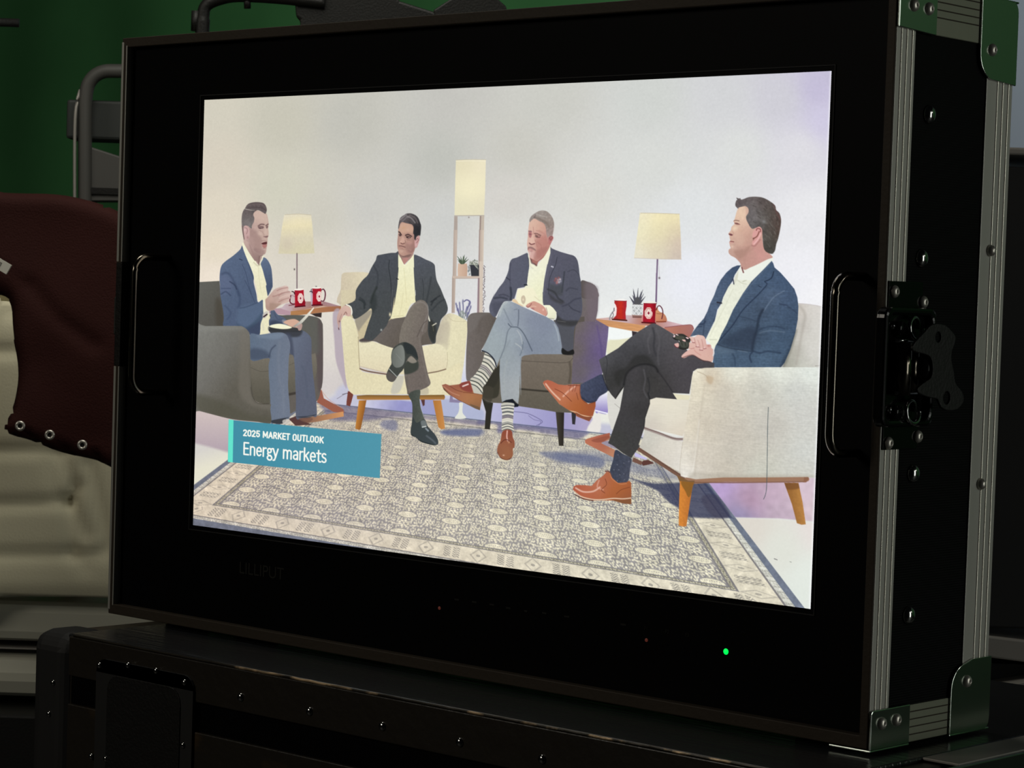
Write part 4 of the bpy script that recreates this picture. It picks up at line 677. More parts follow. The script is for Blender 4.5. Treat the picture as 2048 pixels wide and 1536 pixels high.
# ---- person in blue blazer on the right
PD = 'person.003'
SK4 = field('Z 400,450 500,600 300,750 500,900 650,1000 350,1000 250,1200 400,1300 600,1200 900,1250 650,1400 800,1350 520,1480', (236,206,176),(230,192,168),(226,192,166),(206,158,140),(196,152,136),(222,184,162),(206,170,154),(178,136,122),(186,142,128),(206,152,142),(202,146,136),(210,152,146),(196,150,136))
sh = F('N 1335,0 1345,20 1100,260 1000,400 880,600 780,850 720,960 690,1010 640,1070 600,1000 555,960 600,860 660,740 700,600 740,530 760,460 830,300 880,280 900,200 960,100 985,90 1010,150 1200,60', grad('N 850,300 650,950', (232,234,216),(238,240,216)), sm=0, id=PD, tex=[('f',.012)])
F('N 900,210 970,100 1000,160 950,200 900,280', (214,214,196), s_=1, a=.8, clip=sh); L('N 985,190 1020,180 1050,230 1000,260', 2.4, (196,196,172), a=.8, s_=1.2, clip=sh); L('N 930,240 990,280 1040,290', 1.6, (200,200,178), a=.7, s_=1, clip=sh); L('N 880,350 800,520 680,760 600,920', 1.2, (214,216,192), a=.7, clip=sh); L('N 600,960 680,960', 1.4, (190,192,170), a=.7, s_=1.2, clip=sh)
F('Z 450,1500 700,1440 1000,1300 1110,1380 880,1536 450,1536', (240,242,232), sm=0, id=PD); F('M 1060,1150 1075,1160 860,1400 760,1536 600,1536 540,1440 740,1350', (238,240,228), sm=0, id=PD)
F('M 500,1280 1068,1110 1085,1200 760,1536 470,1536', (238,241,230), sm=0, id=PD)
hm = F('Z 420,300 600,260 900,600 900,1000 950,1200 1090,1330 1110,1380 1000,1420 800,1520 640,1590 520,1640 440,1560 430,1500 330,1390 240,1340 190,1290 180,1240 195,1200 225,1180 210,1130 200,1080 195,1050 215,1020 205,960 200,920 180,885 190,850 230,800 240,740 270,700 300,670 300,640 285,610 310,560 340,450 370,360', SK4, id=PD, s_=.8, tex=[('f',.012)])
L('N 985,90 1005,150', 2.6, (130,76,76), s_=1)
F('Z 180,880 215,868 270,890 265,910 225,915', (110,58,66), s_=.9, a=.9, clip=hm); L('Z 265,820 285,870 270,910', 1.4, (196,146,130), a=.8, clip=hm); L('Z 200,1030 290,1045', 2, (146,86,86), s_=.8, clip=hm); F('Z 205,1050 290,1060 260,1080 215,1085', (214,160,150), s_=1, a=.7, clip=hm)
L('Z 285,605 330,590 400,600', 2, (150,112,100), s_=1.1, clip=hm); F('Z 300,640 360,640 430,680 340,680', (150,96,92), s_=1, a=.85, clip=hm); L('Z 330,655 400,665', 1.2, (104,66,66), a=.8, clip=hm); B('Z 330,760', 5, 4, -20, (240,214,184), .6, hm); B('Z 420,820', 3, 6, 30, (214,172,148), .5, hm)
F('Z 300,1240 500,1200 640,1130 560,1300 440,1400 340,1350', (172,130,116), s_=4, a=.6, clip=hm); F('Z 190,1230 250,1240 330,1330 240,1345 185,1290', (196,156,142), s_=1.6, a=.7, clip=hm); F('Z 700,1130 900,980 950,1200 850,1300 720,1250', (206,148,140), s_=4, a=.6, clip=hm)
F('Z 520,290 600,300 600,420 560,480 540,340', (206,164,148), s_=2, a=.6, clip=hm); L('Z 680,1120 740,1130 850,1000', 3, (176,116,112), a=.7, s_=1.6, clip=hm)
B('Z 360,655', 1.1, .8, 0, (84,52,54), .8, hm); B('Z 300,760', 3, 5, 20, (244,220,190), .5, hm); L('Z 300,1080 330,1180', 2, (204,164,148), a=.5, s_=1.6, clip=hm); B('Z 260,1150', 3, 3, 0, (236,206,184), .6, hm); B('Z 470,480', 6, 7, 0, (240,208,178), .4, hm); F('Z 330,900 420,840 520,960 480,1120 380,1080', (214,176,156), s_=4, a=.45, clip=hm); L('Z 520,1500 560,1300 700,1180', 4, (186,138,126), a=.4, s_=3, clip=hm); B('Z 880,1350', 7, 5, 0, (216,154,146), .5, hm)
er = F('Z 690,870 730,790 770,740 820,725 880,750 895,810 870,900 820,1000 760,1080 710,1115 680,1090 690,1010', (222,160,154), id=PD, s_=.8)
L('Z 770,800 790,765 850,775 860,830', 2, (140,80,76), s_=.9, clip=er); L('Z 830,830 790,920 740,960 700,975', 2.2, (136,80,70), s_=1, clip=er); L('Z 860,880 800,1000 720,1090', 2.4, (240,186,184), a=.8, s_=1.2, clip=er); B('Z 710,990', 1.6, 3, 30, (110,70,56), .6, er)
hr = F('Z 330,290 325,230 345,170 365,150 345,110 400,125 430,120 450,150 520,130 600,100 720,88 860,98 960,130 1080,200 1170,280 1190,370 1260,440 1295,580 1285,720 1255,880 1225,1000 1190,1100 1170,1220 1140,1270 1110,1300 1040,1290 960,1240 920,1150 905,1000 895,860 890,780 840,722 770,745 690,770 640,730 600,660 560,580 555,500 600,430 600,340 540,290 470,300 400,320 380,340', field('Z 400,200 600,200 640,320 700,450 640,560 760,560 900,600 1000,400 1100,600 1230,600 1230,800 1000,900 1050,1150 900,250 720,700', (92,80,84),(104,92,92),(128,124,124),(110,106,106),(108,100,104),(126,124,124),(112,110,108),(72,66,58),(74,70,62),(100,72,66),(92,70,62),(72,72,64),(66,66,60),(88,74,72),(96,92,92)), id=PD, s_=.8, tex=[('f',.06),('m',.05)], n=3)
for k in range(70):
    x, y = 620+rs.rand()*620, 160+rs.rand()*1050; a = .3+(x-600)/700*1.1; c = (120,118,112) if k%2 else (58,52,48)
    L('Z %g,%g %g,%g'%(x, y, x+70*math.cos(a), y+70*math.sin(a)), 1.6, c, a=.4, s_=1.1, clip=hr, sm=0)
B('Z 930,620', 4, 3.4, 30, (146,146,148), .6, hr); L('Z 1130,240 1200,420 1280,560', 3, (110,70,70), a=.5, s_=2.2, clip=hr)
jk = F('N 1345,10 1365,40 1380,90 1450,150 1530,240 1620,350 1655,450 1668,560 1660,720 1630,880 1570,1080 1500,1240 1450,1300 640,1295 636,1230 650,1100 670,1030 700,985 740,890 800,780 880,600 1000,400 1100,260 1250,110', field('N 1300,100 1200,250 1450,250 1000,500 1350,450 1550,450 850,780 1100,700 1500,600 1200,640 1000,900 1300,800 1500,900 900,1000 750,1100 1000,1120 1250,1150 1400,1050 1600,700 1150,900', (66,86,124),(72,92,130),(70,90,132),(74,92,128),(84,102,138),(68,86,126),(70,88,120),(74,92,126),(70,90,128),(62,76,104),(70,88,120),(76,98,134),(64,84,118),(54,70,98),(82,104,138),(76,98,134),(80,104,140),(70,92,128),(62,80,116),(50,62,88)), sm=0, id=PD, tex=[('f',.045),('h',.045)])
jf = F('N 975,65 930,65 870,90 800,150 730,240 690,320 650,430 605,520 570,620 530,700 460,780 400,860 360,925 440,905 520,925 550,955 600,850 660,730 690,600 740,520 760,450 820,330 870,260 900,180', field('N 850,150 760,300 680,450 640,600 560,700 480,800 560,900 430,880 700,400', (64,82,122),(80,98,136),(84,102,140),(82,100,138),(76,94,132),(72,92,128),(84,98,128),(86,98,126),(72,88,124)), id=PD, tex=[('f',.045),('h',.04)], sm=0)
L('N 460,770 520,770 545,740', 3, (44,56,92), a=.8, s_=1.4, clip=jf); L('N 430,810 500,800', 2.6, (50,62,98), a=.7, s_=1.3, clip=jf); L('N 550,650 530,800 520,920', 2, (54,66,98), a=.7, s_=1.2, clip=jf); L('N 960,70 900,190 760,450 650,740', 2.4, (50,62,96), a=.6, s_=1.4, clip=jf)
L('N 690,510 740,520', 3, (46,46,62), s_=1); L('N 880,230 890,290', 2.4, (56,60,84), a=.9)
L('N 1370,140 1340,220 1260,260', 2.2, (42,54,84), s_=.9, clip=jk); L('N 1270,270 1285,300 1180,420 1000,600 880,780 780,900 700,985', 2.2, (42,54,86), a=.9, s_=1.2, clip=jk); L('N 1185,310 1220,330', 1.6, (46,56,84), a=.8, clip=jk)
L('N 1350,20 1150,240 950,480 800,740', 2, (100,118,154), a=.5, s_=1.4, clip=jk); L('N 1500,370 1380,440 1300,540 1250,620', 1.8, (110,128,160), a=.7, s_=1.2, clip=jk)
L('N 1240,600 1190,700 1170,820 1130,960 1110,1090', 5, (40,50,74), a=.8, s_=3, clip=jk); L('N 1190,840 1280,810 1400,800 1500,830', 3, (48,62,94), a=.7, s_=2.2, clip=jk); L('N 1200,880 1330,850 1500,870', 2.4, (100,118,148), a=.6, s_=1.8, clip=jk)
L('N 960,680 1080,710 1160,740', 2.4, (52,64,92), a=.6, s_=1.8, clip=jk); L('N 1440,530 1530,545', 2.6, (46,58,90), a=.7, s_=1.6, clip=jk); L('N 1540,560 1600,600 1650,640', 2.6, (50,62,92), a=.6, s_=1.8, clip=jk)
L('N 1120,1095 1200,1120 1300,1100 1450,1120', 3.4, (46,60,92), a=.75, s_=2, clip=jk); L('N 1110,1110 1080,1160 1100,1230', 3, (44,58,90), a=.8, s_=1.8, clip=jk); L('N 870,1130 900,1180 905,1270', 2.6, (50,66,98), a=.7, s_=1.6, clip=jk); L('N 940,1090 1050,1110', 2, (110,128,158), a=.6, s_=1.4, clip=jk)
L('N 690,1015 820,1060 950,1080 1090,1100', 2, (40,50,70), a=.55, s_=1.2, clip=jk); F('N 720,985 860,900 1100,800 1150,900 1100,1080 900,1060 700,1020', (48,58,84), s_=6, a=.55, clip=jk); F('N 1560,1050 1640,850 1600,1000 1480,1290 1440,1290', (40,52,76), s_=4, a=.6, clip=jk)
F('N 650,1050 760,1050 900,1100 850,1130 680,1120', (96,116,146), s_=4, a=.45, clip=jk)
# trousers of the right-hand person
tr = F('O 770,480 850,430 1000,340 1150,210 1260,130 1340,80 1400,45 1440,40 1500,70 1600,130 1660,165 1700,200 1760,300 1900,420 2040,470 2160,520 2160,590 1960,585 1905,620 1880,760 1860,890 1660,880 1710,955 1460,935 1385,960 1385,1010 1330,1180 1320,1290 1250,1500 P 960,440 900,520 860,580 760,520 640,430 580,400 620,290 720,0 O 1070,810 1020,880 970,955 920,900 880,840 840,720 810,620', field('O 850,480 1000,400 1200,230 1380,120 1300,300 1150,400 1450,80 1600,200 1700,400 1850,600 1750,800 1300,450 1000,600 950,750 1200,640 1150,900 1100,1200 1000,1400 1250,1100 1450,300 1450,800 1600,900 1350,700', (88,88,94),(76,76,84),(84,84,92),(92,92,98),(74,74,80),(64,64,68),(88,86,92),(88,86,92),(84,80,86),(76,72,80),(78,74,80),(52,52,54),(52,52,52),(56,56,54),(76,72,78),(72,70,74),(66,64,68),(64,64,62),(58,56,56),(72,70,76),(66,64,62),(60,58,58),(52,52,50)), sm=0, id=PD, tex=[('f',.03)])
L('O 850,430 870,500 860,620 840,720', 1.4, (52,52,58), a=.7, clip=tr); L('O 1070,780 1100,650 1200,560 1330,530 1440,560 1480,620', 4, (36,36,38), a=.8, s_=2.4, clip=tr); L('O 1480,620 1560,720 1660,870', 2.6, (46,44,48), a=.7, s_=1.8, clip=tr)
F('O 960,640 1100,560 1200,440 1340,430 1440,540 1300,520 1150,590 1060,720 1000,800', (46,46,44), s_=4, a=.6, clip=tr); L('O 1420,100 1440,200 1430,330 1460,430', 4, (56,56,62), a=.7, s_=2, clip=tr); L('O 1390,160 1360,260 1380,400', 3, (100,98,104), a=.5, s_=2, clip=tr); L('O 1460,110 1500,250 1480,420 1490,540', 3, (100,98,104), a=.4, s_=2.4, clip=tr)
L('O 1310,600 1330,720 1310,840 1350,930', 3, (92,90,96), a=.6, s_=1.8, clip=tr); L('O 1360,700 1380,800 1370,880', 2.6, (44,44,48), a=.7, s_=1.6, clip=tr); L('O 1360,880 1385,960', 2.6, (38,38,40), a=.8, s_=1.2, clip=tr); L('O 1385,1010 1330,1200 1320,1290', 3, (44,42,42), a=.7, s_=1.8, clip=tr)
F('O 1000,880 1070,800 1010,1000 970,955', (38,38,36), s_=1.4, a=.8, clip=tr)
# socks and shoes
k1 = F('O 545,790 600,750 700,700 805,655 840,740 880,850 780,920 730,985 640,1000 570,960 540,880', grad('O 560,780 800,900', (70,78,112),(58,64,96)), id=PD, s_=.8, tex=[('f',.05)]); L('O 560,930 640,990 730,985', 3, (44,48,70), a=.7, s_=1.5, clip=k1)
L('O 815,660 840,740 885,850', 2.4, (40,40,44), a=.8, s_=1)
k2 = F('P 670,480 760,530 860,585 845,700 820,860 740,890 650,850 600,750 640,600', grad('P 640,600 840,700', (62,68,92),(72,76,98)), id=PD, s_=.8, tex=[('f',.06)])
for x,y in ((700,540),(690,660),(650,720),(710,720),(770,640),(720,780),(780,840),(830,620),(770,770),(690,850)): B('P %g,%g'%(x,y), .8, .8, 0, (150,150,166), .8)
f1 = F('O 95,760 110,735 150,722 200,735 280,775 360,785 450,775 545,775 545,880 560,950 640,1010 730,985 730,1040 700,1150 655,1220 600,1200 500,1160 490,1130 380,1070 290,1010 200,900 130,820', field('O 150,750 300,820 220,860 400,830 350,900 480,820 450,960 600,1050 680,1080 520,1050 640,1150 700,1010', (186,92,70),(176,84,58),(190,110,76),(206,124,96),(214,140,100),(184,110,90),(176,96,50),(176,98,44),(168,84,50),(180,98,44),(160,78,50),(150,72,48)), sm=0, id=PD, s_=.9)
L('O 130,770 200,860 300,960', 3, (242,202,176), a=.8, s_=1.4, clip=f1); L('O 340,920 400,860 480,800', 3, (240,190,168), a=.75, s_=1.6, clip=f1); L('O 240,830 320,870 390,930 440,980', 1.3, (120,56,38), a=.8, clip=f1); L('O 500,880 520,960', 1.2, (110,52,34), a=.7, clip=f1)
L('O 100,770 150,860 250,980 380,1080 490,1110 560,1145 660,1165 690,1160', 2, (222,178,140), s_=.7, clip=f1); F('O 495,1115 600,1165 690,1165 655,1222 590,1195 505,1155', (140,78,54), s_=.9, clip=f1); L('O 400,790 540,790', 1.4, (110,56,44), a=.8); 
for x in (430,470,500): L('O %g,780 %g,860'%(x,x-20), 1.2, (130,66,50), a=.7, clip=f1)
L('O 545,780 540,880 570,960 640,1005 730,990', 1.6, (120,60,36), a=.7, clip=f1)
f2 = F('P 155,960 165,920 200,903 300,905 380,915 440,850 520,790 560,745 600,745 630,820 700,880 800,870 835,850 858,880 860,1000 858,1135 760,1125 640,1090 400,1090 280,1070 200,1010', field('P 200,930 300,960 450,940 400,1000 500,870 560,820 650,920 760,960 840,1000 600,1020 750,1100 840,1100', (176,80,56),(196,104,74),(200,124,96),(180,94,60),(190,110,86),(176,96,66),(184,100,46),(186,102,50),(160,82,50),(176,92,44),(150,88,56),(140,90,60)), sm=0, id=PD, s_=.9)
L('P 190,940 280,985 400,980 480,930', 3, (242,206,188), a=.75, s_=1.4, clip=f2); L('P 470,850 450,930 520,960', 2.4, (230,170,150), a=.7, s_=1.4, clip=f2); L('P 545,830 560,900 500,960 540,1000', 1.3, (120,60,40), a=.8, clip=f2); L('P 680,1010 740,960 840,930', 1.2, (120,60,36), a=.8, clip=f2)
L('P 160,970 250,1040 380,1075 500,1080 640,1065 760,1070 858,1060', 2, (226,198,170), s_=.7, clip=f2); F('P 650,1080 760,1085 858,1075 858,1135 760,1128 640,1095', (136,86,54), s_=.8, clip=f2); L('P 180,1020 280,1070 400,1092', 2, (76,40,34), a=.8); L('P 545,740 590,740 620,800', 2.4, (110,72,66), s_=.9); L('P 600,760 630,830 720,890 800,885', 2, (206,130,84), a=.7, clip=f2)
# hands
H4 = field('a 800,560 960,520 1100,560 1000,700 1100,850 1220,850 800,760 850,900 700,1000 560,1110 950,1000 1150,1000 1300,1100 1400,1200 1380,800', (232,196,184),(240,210,196),(236,204,192),(232,190,180),(226,176,172),(230,184,180),(222,178,160),(220,176,160),(226,172,164),(240,196,186),(220,172,156),(216,172,152),(224,184,166),(214,168,152),(196,130,120))
ha = F('a 730,700 820,690 1000,640 1280,750 1400,760 1430,860 1490,920 1500,1020 1480,1100 1480,1190 1430,1290 1350,1260 1180,1240 1020,1160 870,1080 740,1100 640,1150 570,1170 510,1140 520,1090 600,1010 720,920 780,880 720,870', H4, id=PD, s_=.8)
L('a 720,870 820,880 900,860', 1.3, (176,110,104), a=.7, clip=ha); L('a 900,920 960,990 1100,1080', 1.6, (206,140,130), a=.6, s_=1.2, clip=ha); L('a 540,1160 700,1100 860,1075 1000,1155 1160,1240 1400,1290', 2, (96,56,54), a=.6, s_=1)
hb = F('a 735,560 790,510 900,525 1000,460 1080,465 1180,490 1240,570 1265,700 1280,800 1250,880 1200,880 1170,920 1100,930 1060,870 1030,830 960,820 930,740 890,700 830,690 780,640', H4, id=PD, s_=.8)
for p in ('a 900,560 930,680 960,820','a 1010,620 1060,760 1075,880','a 1130,600 1160,760 1185,890','a 800,600 850,690 900,690'): L(p, 1.3, (186,130,122), a=.7, s_=.8, clip=hb)
for p in ('a 950,820 1040,830','a 1060,920 1160,930','a 1190,885 1260,870','a 840,690 910,700'): L(p, 1.6, (140,76,78), a=.75, s_=.8)
for x,y in ((1000,800),(1110,890),(1215,850),(860,660)): B('a %g,%g'%(x,y), 1.8, 1.6, 0, (246,206,206), .7, hb)
B('a 1340,790', 3.4, 2.4, 0, (190,110,104), .6)
F('a 250,500 290,440 400,425 560,430 700,520 780,580 770,680 740,700 740,800 700,880 560,900 430,880 380,820 430,720 440,640 300,600 240,550', (50,52,48), id=PD, s_=.8)
m = F('a 330,490 420,480 560,500 640,560 560,620 440,620 320,560', (76,78,68), s_=1.2); F('a 440,680 540,660 700,680 710,800 600,850 470,800', (74,78,70), s_=1.6); L('a 620,560 740,600', 3, (40,42,44), s_=1)
for p in ('a 510,680 530,780','a 620,700 640,800'): L(p, 1.6, (40,42,36), a=.7)
F('a 255,500 280,455 315,480 300,520 270,535', (240,206,212), s_=.7); F('a 325,450 350,430 410,460 400,475', (236,206,206), s_=.6); F('a 640,530 720,545 715,585 660,565', (240,200,204), s_=.6); F('a 530,600 620,610 630,665 550,640', (226,186,178), s_=.6)
F('a 290,740 350,715 415,715 430,790 390,840 310,800', (228,178,168), id=PD, s_=.8); L('a 290,770 340,830 410,845', 1.6, (120,40,56), a=.8); L('a 250,550 330,600 440,620', 1.6, (26,28,30), a=.8); L('a 440,870 560,900 700,880', 1.6, (26,28,24), a=.8)
L('a 1490,940 1500,1010 1480,1090', 2.4, (226,222,222), s_=1)
# near side of the pale armchair
m = F('Q 560,180 575,130 610,100 700,85 900,80 1400,78 1960,78 1930,1270 1400,1270 880,1275 600,1290 520,1280 440,1250 420,1150 460,880 490,700 540,400', field('Q 600,130 1000,130 1500,120 1850,120 620,300 760,200 900,350 1300,350 1700,350 560,700 700,700 1000,800 1400,700 1800,600 500,1100 640,1100 900,1150 1300,1200 1700,1200 520,1240 1100,1000 1800,1000', (238,232,208),(232,232,216),(228,232,220),(226,232,224),(228,220,196),(206,190,166),(204,196,180),(200,198,186),(206,208,202),(226,216,194),(206,196,178),(200,192,178),(198,194,184),(206,206,200),(230,224,210),(206,196,180),(200,192,176),(204,204,190),(206,206,196),(236,232,224),(202,196,182),(208,210,204)), sm=0, s_=.8, id=PA4, tex=[('h',.022),('f',.018),('m',.008)])
L('Q 620,125 700,160 735,200', 1.4, (176,160,136), a=.7, s_=1, clip=m); F('Q 720,170 790,190 770,260 720,230', (196,170,136), s_=2.5, a=.6, clip=m); L('Q 640,650 600,1000 560,1220 500,1265', 2.6, (240,236,224), a=.6, s_=2, clip=m); L('Q 700,250 650,600 610,1000 590,1240', 3, (186,174,156), a=.35, s_=3, clip=m)
L('Q 460,880 430,1150 440,1240', 1.2, (180,170,154), a=.5); F('Q 520,1270 600,1200 900,1230 1800,1240 1800,1275 700,1290', (176,168,152), s_=5, a=.5, clip=m)
L('Q 500,1290 600,1310 900,1290 1300,1290 1800,1285', 9, (160,118,92), sm=0, id=PA4, s_=.8); L('Q 520,1318 1000,1322 1790,1312', 2.4, (124,86,66), a=.8, sm=0); F('Q 1770,1262 1818,1262 1815,1290 1790,1318 1760,1318', (146,100,76), sm=0, id=PA4)
F('Q 395,1240 520,1300 590,1300 580,1345 440,1345', (128,92,56), sm=0, id=PA4)
lf = F('R 205,165 345,180 330,240 305,400 270,628 230,630 192,620 195,400', grad('R 200,400 320,400', (222,134,48),(190,110,44)), sm=0, id=PA4, tex=[('f',.03)]); F('R 215,170 345,175 300,330 260,270', (136,92,36), s_=1, a=.85, clip=lf)
lr = F('R 1272,182 1418,182 1460,380 1493,608 1450,612 1402,596 1350,400', grad('R 1300,300 1440,280', (150,98,46),(186,128,62)), sm=0, id=PA4, tex=[('f',.02)]); F('R 1280,185 1415,185 1425,240 1300,250', (120,76,42), s_=2, a=.7, clip=lr)
L('Q 1383,510 1376,700 1372,1000 1366,1330 1355,1440 1332,1500', 1.3, (70,84,90), a=.85)
# ---- caption banner
CB = 'caption_banner'
F('V 105,117 1945,290 1925,821 95,625', grad('V 150,400 1940,500', (62,144,168),(76,152,174)), sm=0, s_=.5, id=CB)
F('V 105,115 163,121 153,632 95,625', (92,232,206), sm=0, s_=.5, id=CB)
arc = lambda cx, cy, rx, ry, a0, a1, n=9: [(cx+rx*math.cos(math.radians(a0+(a1-a0)*i/n)), cy-ry*math.sin(math.radians(a0+(a1-a0)*i/n))) for i in range(n+1)]
def dd_(*s): return list(s)
G_ = {   # glyph: (advance, strokes); y runs down, 0 = cap top, 1 = baseline
 '2': (.56, [arc(.24,.24,.2,.22,170,-35)+[(.05,1)], [(.05,1),(.46,1)]]),
 '0': (.56, [arc(.25,.27,.2,.25,0,180)+arc(.25,.75,.2,.25,180,360)+[(.45,.27)]]),
 '5': (.56, [[(.43,0),(.09,0),(.07,.45)], [(.07,.45)]+arc(.24,.68,.2,.3,110,-160)]),
 'M': (.78, [[(.06,1),(.06,0),(.34,.75),(.62,0),(.62,1)]]), 'A': (.58, [[(0,1),(.25,0),(.5,1)],[(.09,.68),(.41,.68)]]),
 'R': (.58, [[(.07,1),(.07,0),(.25,0)]+arc(.25,.25,.19,.25,90,-90)+[(.07,.5)],[(.25,.5),(.47,1)]]), 'K': (.58, [[(.07,0),(.07,1)],[(.47,0),(.08,.6)],[(.2,.42),(.5,1)]]),
 'E': (.5, [[(.42,0),(.07,0),(.07,1),(.43,1)],[(.07,.48),(.38,.48)]]), 'T': (.52, [[(0,0),(.46,0)],[(.23,0),(.23,1)]]), 'O': (.6, [arc(.26,.28,.21,.28,0,180)+arc(.26,.72,.21,.28,180,360)+[(.47,.28)]]),
 'U': (.6, [[(.06,0)]+arc(.26,.76,.2,.24,180,360)+[(.46,0)]]), 'L': (.48, [[(.07,0),(.07,1),(.42,1)]]),
 'n': (.48, [[(.06,.28),(.06,1)],[(.06,.5)]+arc(.22,.46,.16,.17,170,0)+[(.38,1)]]), 'e': (.48, [[(.06,.62),(.4,.62)]+arc(.23,.6,.17,.31,0,180)+arc(.23,.68,.17,.31,180,320)]),
 'r': (.31, [[(.06,.28),(.06,1)],[(.06,.5)]+arc(.24,.5,.18,.21,170,80)]), 'g': (.46, [arc(.2,.47,.14,.18,0,360), arc(.22,1.08,.18,.19,0,360), [(.1,.62),(.07,.76),(.13,.86),(.3,.88)], [(.31,.36),(.42,.28)]]),
 'y': (.44, [[(.01,.28),(.2,.96)],[(.38,.28),(.2,.96),(.12,1.22),(.02,1.25)]]), 'm': (.74, [[(.06,.28),(.06,1)],[(.06,.5)]+arc(.21,.46,.14,.17,170,0)+[(.35,1)],[(.35,.5)]+arc(.5,.46,.14,.17,170,0)+[(.64,1)]]),
 'a': (.46, [arc(.21,.46,.15,.17,150,0)+[(.36,1)], [(.36,.6),(.2,.62)]+arc(.2,.8,.14,.18,90,290)+[(.36,.86)]]), 'k': (.44, [[(.06,-.04),(.06,1)],[(.37,.28),(.07,.7)],[(.17,.58),(.4,1)]]),
 't': (.33, [[(.14,.06),(.14,.84)]+arc(.25,.86,.11,.13,180,270)+[(.31,.98)],[(.01,.3),(.3,.3)]]), 's': (.42, [arc(.2,.45,.14,.17,40,200)+[(.14,.6),(.28,.66)]+arc(.19,.82,.15,.17,40,-150)]),
 ' ': (.26, [])}
def text(s, quad, w, col, track=.03):
    tot = sum(G_[c][0]+track for c in s)-track-.1
    Ht = homography(UNIT, quad); x = 0
    for c in s:
        adv, ss = G_[c]
        for st in ss:
            q = np.array(st, float); X_, Y_ = warp(Ht, (x+q[:,0])/tot, q[:,1])
            L(list(zip(X_, Y_)), w, col, s_=.55, sm=0, id=CB)
        x += adv+track
q4 = lambda s: pts(s)
text('2025 MARKET OUTLOOK', q4('V 283,238 1244,328 1240,397 281,306'), 2.6, (250,250,238), .075)
text('Energy markets', q4('V 282,392 1276,488 1272,634 279,532'), 3.0, (250,250,240))
# bright rim of the backlight at the right-hand edge
L('o 1664,140 1621,1220', 5, (252,252,255), a=.8, s_=4)
lum = CV @ np.array([.3,.59,.11], np.float32)
CV[:] = lum[...,None]+(CV-lum[...,None])*np.where(IDS < 2, 1.0, .9)[...,None].astype(np.float32)
for k_ in ('person', 'person.003'):
    q_ = IDS == NAMES.index(k_); CV[q_, 2] -= .3*np.maximum(0, CV[q_, 2]-CV[q_, 1])
CV[:] = np.clip(CV*(1+.003*NOISE['f'][...,None]), 0, 1)
# ---------------------------------------------------------------- helpers for the place itself
def srgb(*c): return tuple(((v/255)/12.92 if v/255 <= .04045 else ((v/255+.055)/1.055)**2.4) for v in c)+(1,)
def mat(name, col, rough=.5, metal=0, spec=.5, bump=None, var=None, coat=0, wear=None):
    m = bpy.data.materials.new(name); m.use_nodes = True; nt = m.node_tree; b = nt.nodes['Principled BSDF']
    b.inputs['Base Color'].default_value = col; b.inputs['Roughness'].default_value = rough; b.inputs['Metallic'].default_value = metal
    b.inputs['Specular IOR Level'].default_value = spec; b.inputs['Coat Weight'].default_value = coat
    tc = nt.nodes.new('ShaderNodeTexCoord')
    def noise(scale, detail=4, stretch=(1,1,1)):
        mp = nt.nodes.new('ShaderNodeMapping'); mp.inputs['Scale'].default_value = stretch
        n = nt.nodes.new('ShaderNodeTexNoise'); n.inputs['Scale'].default_value = scale; n.inputs['Detail'].default_value = detail
        nt.links.new(tc.outputs['Object'], mp.inputs[0]); nt.links.new(mp.outputs[0], n.inputs['Vector']); return n
    if var:
        n = noise(var[0]); r = nt.nodes.new('ShaderNodeValToRGB'); k = var[1]
        r.color_ramp.elements[0].position = .35; r.color_ramp.elements[1].position = .65
        r.color_ramp.elements[0].color = tuple(v*(1-k) for v in col[:3])+(1,); r.color_ramp.elements[1].color = tuple(min(1,v*(1+k)) for v in col[:3])+(1,)
        nt.links.new(n.outputs['Fac'], r.inputs[0]); nt.links.new(r.outputs[0], b.inputs['Base Color'])
    if wear:
        n = noise(wear[0], 8, wear[2]); r = nt.nodes.new('ShaderNodeValToRGB')
        r.color_ramp.elements[0].position = wear[3]; r.color_ramp.elements[1].position = wear[3]+.09
        r.color_ramp.elements[0].color = col; r.color_ramp.elements[1].color = wear[1]
        nt.links.new(n.outputs['Fac'], r.inputs[0]); nt.links.new(r.outputs[0], b.inputs['Base Color'])
    if bump:
        n = noise(bump[0], 3, bump[2] if len(bump) > 2 else (1,1,1)); bp = nt.nodes.new('ShaderNodeBump'); bp.inputs['Strength'].default_value = bump[1]; bp.inputs['Distance'].default_value = .002
        nt.links.new(n.outputs['Fac'], bp.inputs['Height']); nt.links.new(bp.outputs[0], b.inputs['Normal'])
    return m
def emit(name, col, s):
    m = bpy.data.materials.new(name); m.use_nodes = True; b = m.node_tree.nodes['Principled BSDF']
    b.inputs['Base Color'].default_value = (0,0,0,1); b.inputs['Emission Color'].default_value = col; b.inputs['Emission Strength'].default_value = s
    return m
def link(name, me, m, parent=None, sm=False):
    if m is not None: me.materials.append(m)
    if sm:
        for p in me.polygons: p.use_smooth = True
    o = bpy.data.objects.new(name, me); COL.objects.link(o)
    if parent: o.parent = parent
    return o
def obj(name, bm, m, parent=None, sm=False, bevel=0):
    bmesh.ops.recalc_face_normals(bm, faces=bm.faces)
    me = bpy.data.meshes.new(name); bm.to_mesh(me); bm.free(); o = link(name, me, m, parent, sm)
    if bevel:
        b = o.modifiers.new('bevel', 'BEVEL'); b.width = bevel; b.segments = 2; b.limit_method = 'ANGLE'; b.angle_limit = .7
    return o
def thing(name, label, cat, loc=(0,0,0), group=None):
    o = bpy.data.objects.new(name, None); COL.objects.link(o); o.location = loc; o.empty_display_size = .05
    o['label'] = label; o['category'] = cat
    if group: o['group'] = group
    return o
def tag(o, label, cat, group=None):
    o['label'] = label; o['category'] = cat
    if group: o['group'] = group
    return o
